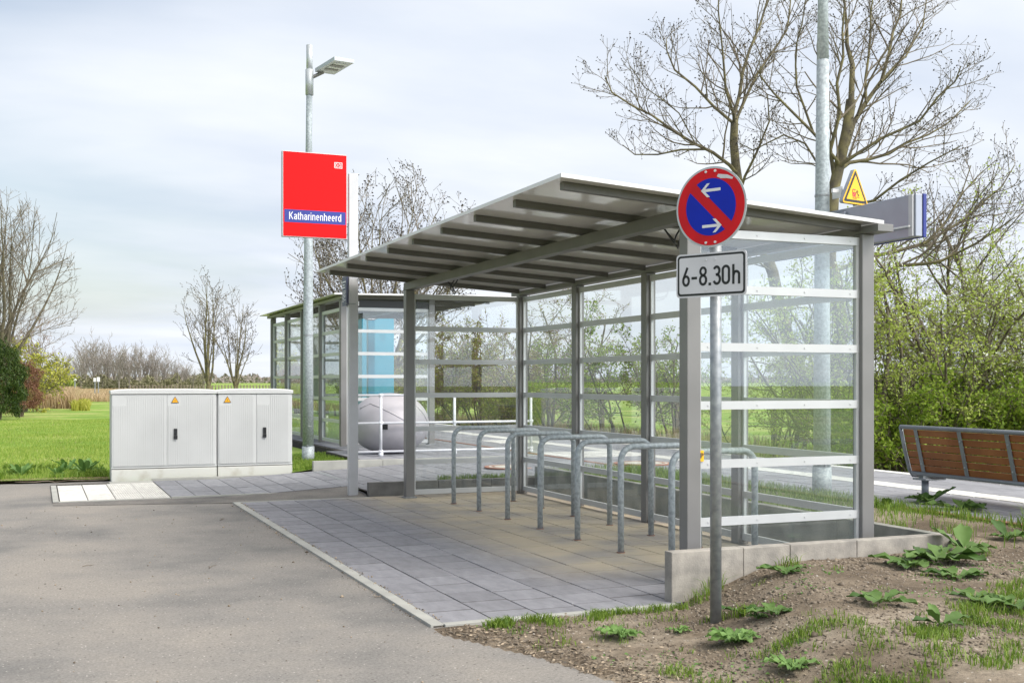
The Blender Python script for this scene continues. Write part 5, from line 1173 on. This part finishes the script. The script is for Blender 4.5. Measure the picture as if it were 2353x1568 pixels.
# stones, chips and twigs
rg = rngs(300); n = 1900; X = rg.uniform(-1.7, 3.0, n); Y = rg.uniform(-9, -6.45, n); k = X > edge_x(Y) - .02 + abs(rg.normal(size=n)) * .1; X, Y = X[k], Y[k]
def stones(name, X, Y, Z, s, mat, rg):
    n = len(X); o6 = np.array([(1, 0, 0), (0, 1, 0), (-1, 0, 0), (0, -1, 0), (0, 0, .7), (0, 0, -.7)], dtype=float); sc_ = s * rg.lognormal(0, .45, n); V = o6[None] * sc_[:, None, None] * rg.uniform(.6, 1.2, (n, 6, 1)); a = rg.uniform(0, 6.28, n)
    c, s_ = np.cos(a)[:, None], np.sin(a)[:, None]; V = np.stack([V[..., 0] * c - V[..., 1] * s_, V[..., 0] * s_ + V[..., 1] * c, V[..., 2]], -1) + np.stack([X, Y, Z], -1)[:, None]
    f = np.array([(0, 1, 4), (1, 2, 4), (2, 3, 4), (3, 0, 4), (1, 0, 5), (2, 1, 5), (3, 2, 5), (0, 3, 5)]); F_ = (f[None] + (np.arange(n) * 6)[:, None, None]).reshape(-1, 3); return tag(raw(name, V.reshape(-1, 3), F_, M[mat]), kind='stuff')
stones('gravel', X, Y, soil_z(X, Y) + .001, .0042, 'stone', rg)
n = 16000; X = rg.uniform(-1.9, 3.0, n); Y = rg.uniform(-8.8, -6.45, n); k = (X > edge_x(Y)) & (vnoise(X, Y, 3, 55) > -.25); X, Y = X[k], Y[k]; stones('soil_clods', X, Y, soil_z(X, Y), .0075, 'clod', rg)
n = 1300; Y = rg.uniform(-8.4, -6.6, n); X = edge_x(Y) + abs(rg.normal(size=n)) * .22; C = np.stack([X, Y, soil_z(X, Y) + .008], -1); V, F_ = cards(C, .013, rg, .9, .35); tag(raw('leaf_litter', V, F_, M['litter']), kind='stuff')
n = 420; Y = rg.uniform(-8.5, .6, n); X = rg.uniform(-4.5, -1.0, n); k = X < edge_x(Y) - .0; k &= (X < -1.93); stones('road_grit', X[k], Y[k], X[k] * 0 - .009, .005, 'litter', rg)
n = 700; Y = rg.uniform(-6.4, .1, n); X = np.where(rg.rand(n) < .4, -1.925 - abs(rg.normal(size=n)) * .03, -1.838 + rg.normal(size=n) * .014); stones('road_grit', X, Y, X * 0 + .004, .004, 'litter', rg)
n = 1500; X = rg.uniform(-1.6, 3.0, n); Y = rg.uniform(-8.9, -6.5, n); k = (X > edge_x(Y) + .1) & (vnoise(X, Y, 1.8, 91) > -.1); C = np.stack([X[k], Y[k], soil_z(X[k], Y[k]) + .006], -1); V, F_ = cards(C, .012, rg, .9, .3); tag(raw('leaf_litter', V, F_, M['litter']), kind='stuff')
def twig(x, y, z, L, az, lab, seed, r_=.0028):
    rg = rngs(seed); d = np.array((math.cos(az), math.sin(az), 0.0)); p = np.array((0, 0, .004)); pts = [p.copy()]
    for i in range(8): d = unit(d + np.array((rg.normal() * .16, rg.normal() * .16, 0))); p = p + d * L / 8; p[2] = .004 + .004 * rg.rand(); pts.append(p.copy())
    br = [(np.array(pts), np.linspace(r_, r_ * .5, 9), 0)]
    for k in range(3):
        i = rg.randint(2, 7); d2 = unit(d + np.array((rg.normal() * .9, rg.normal() * .9, .1))); br.append((np.array([pts[i], pts[i] + d2 * L * .12, pts[i] + d2 * L * .22]), np.array([r_ * .6, r_ * .5, r_ * .3]), 0))
    V, F_ = tubes(br, 1, 5); o = raw('twig', V, F_, M['twig']); o.location = (x, y, z); tag(o, lab, 'twig', 'fallen twigs')
TW = [(505, 1195, .22, .9, 'dark twig on the asphalt just below the corner of the paving edge'), (480, 1305, .13, 1.2, 'thin twig on the asphalt in the middle of the road'), (645, 1222, .10, .3, 'short twig on the asphalt close to the paving edge'),
      (860, 1372, .13, .1, 'dark twig lying against the pale edging strip'), (190, 1301, .08, .4, 'small twig on the left part of the asphalt'), (1030, 1452, .75, -.95, 'long dark branch lying along the boundary of soil and asphalt'),
      (1330, 1545, .28, .0, 'twig at the bottom edge of the soil'), (1420, 1535, .22, -.5, 'crossing twig beside the one at the bottom edge'), (1480, 1462, .20, .7, 'pale twig on soil behind the lobed weed rosette'), (1990, 1460, .22, -.4, 'thin curved root in the middle of the bare soil'), (1000, 1420, .09, -.5, 'short twig on the asphalt by the near paving corner')]
for i, (u, v, L, az, lb) in enumerate(TW):
    d = FF + FR * ((u - 1176) / FPX) + Vector((0, 0, (HY - v) / FPX)); p = Vector((CX, CY, CZ)) + d * ((-.01 - CZ) / d.z)
    if p.x > edge_x(p.y) + .05 and p.y < -6.5: x, y, z = onsoil(u, v, .03)
    else: x, y, z = p.x, p.y, -.010
    twig(x, y, z, L, az, lb, 500 + i, .0045 if L > .5 else .003)

# ---------------------------------------------------------------- far small things
def far_sign(u, v, D, lab, w_=.35, h_=.45):
    p = at(u, v, D); r = empty('railway_sign', (p.x, p.y, -.1), label=lab, cat='railway sign', group='small white railway signs in the reeds'); z = p.z + .1
    MB().tube([(0, 0, 0), (0, 0, z)], .04, 8).obj('post', M['galvdark'], r); MB().box(-w_ / 2, w_ / 2, -.06, -.045, z - h_ / 2, z + h_ / 2).obj('panel', M['white'], r)
far_sign(172, 868, 75, 'white sign plate beside the small green shrub in the reeds', .20, .34); far_sign(218, 872, 90, 'left of the two white sign plates standing in the dry reeds', .22, .30); far_sign(226, 871, 90, 'right of the two white sign plates standing in the dry reeds', .22, .36)
fn = empty('field_fence', tuple(at(420, 876, 130)[:2]) + (-.1,), label='long row of dark fence posts far across the green field', cat='fence'); fo = Vector(fn.location)
a = at(300, 876, 150); b = at(640, 876, 150)
for i in range(48):
    p = a.lerp(b, i / 47) - fo; MB().box(p.x - .07, p.x + .07, p.y - .07, p.y + .07, 0, .95).obj('post', M['twig'], fn)
pa, pb = a - fo, b - fo; MB().tube([(pa.x, pa.y, .8), (pb.x, pb.y, .8)], .03, 4).obj('wire', M['twig'], fn)
ff = empty('pasture_fence', (10.6, 8, -.1), label='old wooden post fence with wires beyond the track, seen through the glass', cat='fence')
for i in range(9): MB().box(-.05, .05, -12 + 4 * i - .05, -12 + 4 * i + .05, 0, 1.05, b=.01).obj('post', M['bark'], ff)
for z in (.5, .9): MB().tube([(-.06, -12, z), (-.06, 20, z)], .006, 4).obj('wire', M['galvdark'], ff)
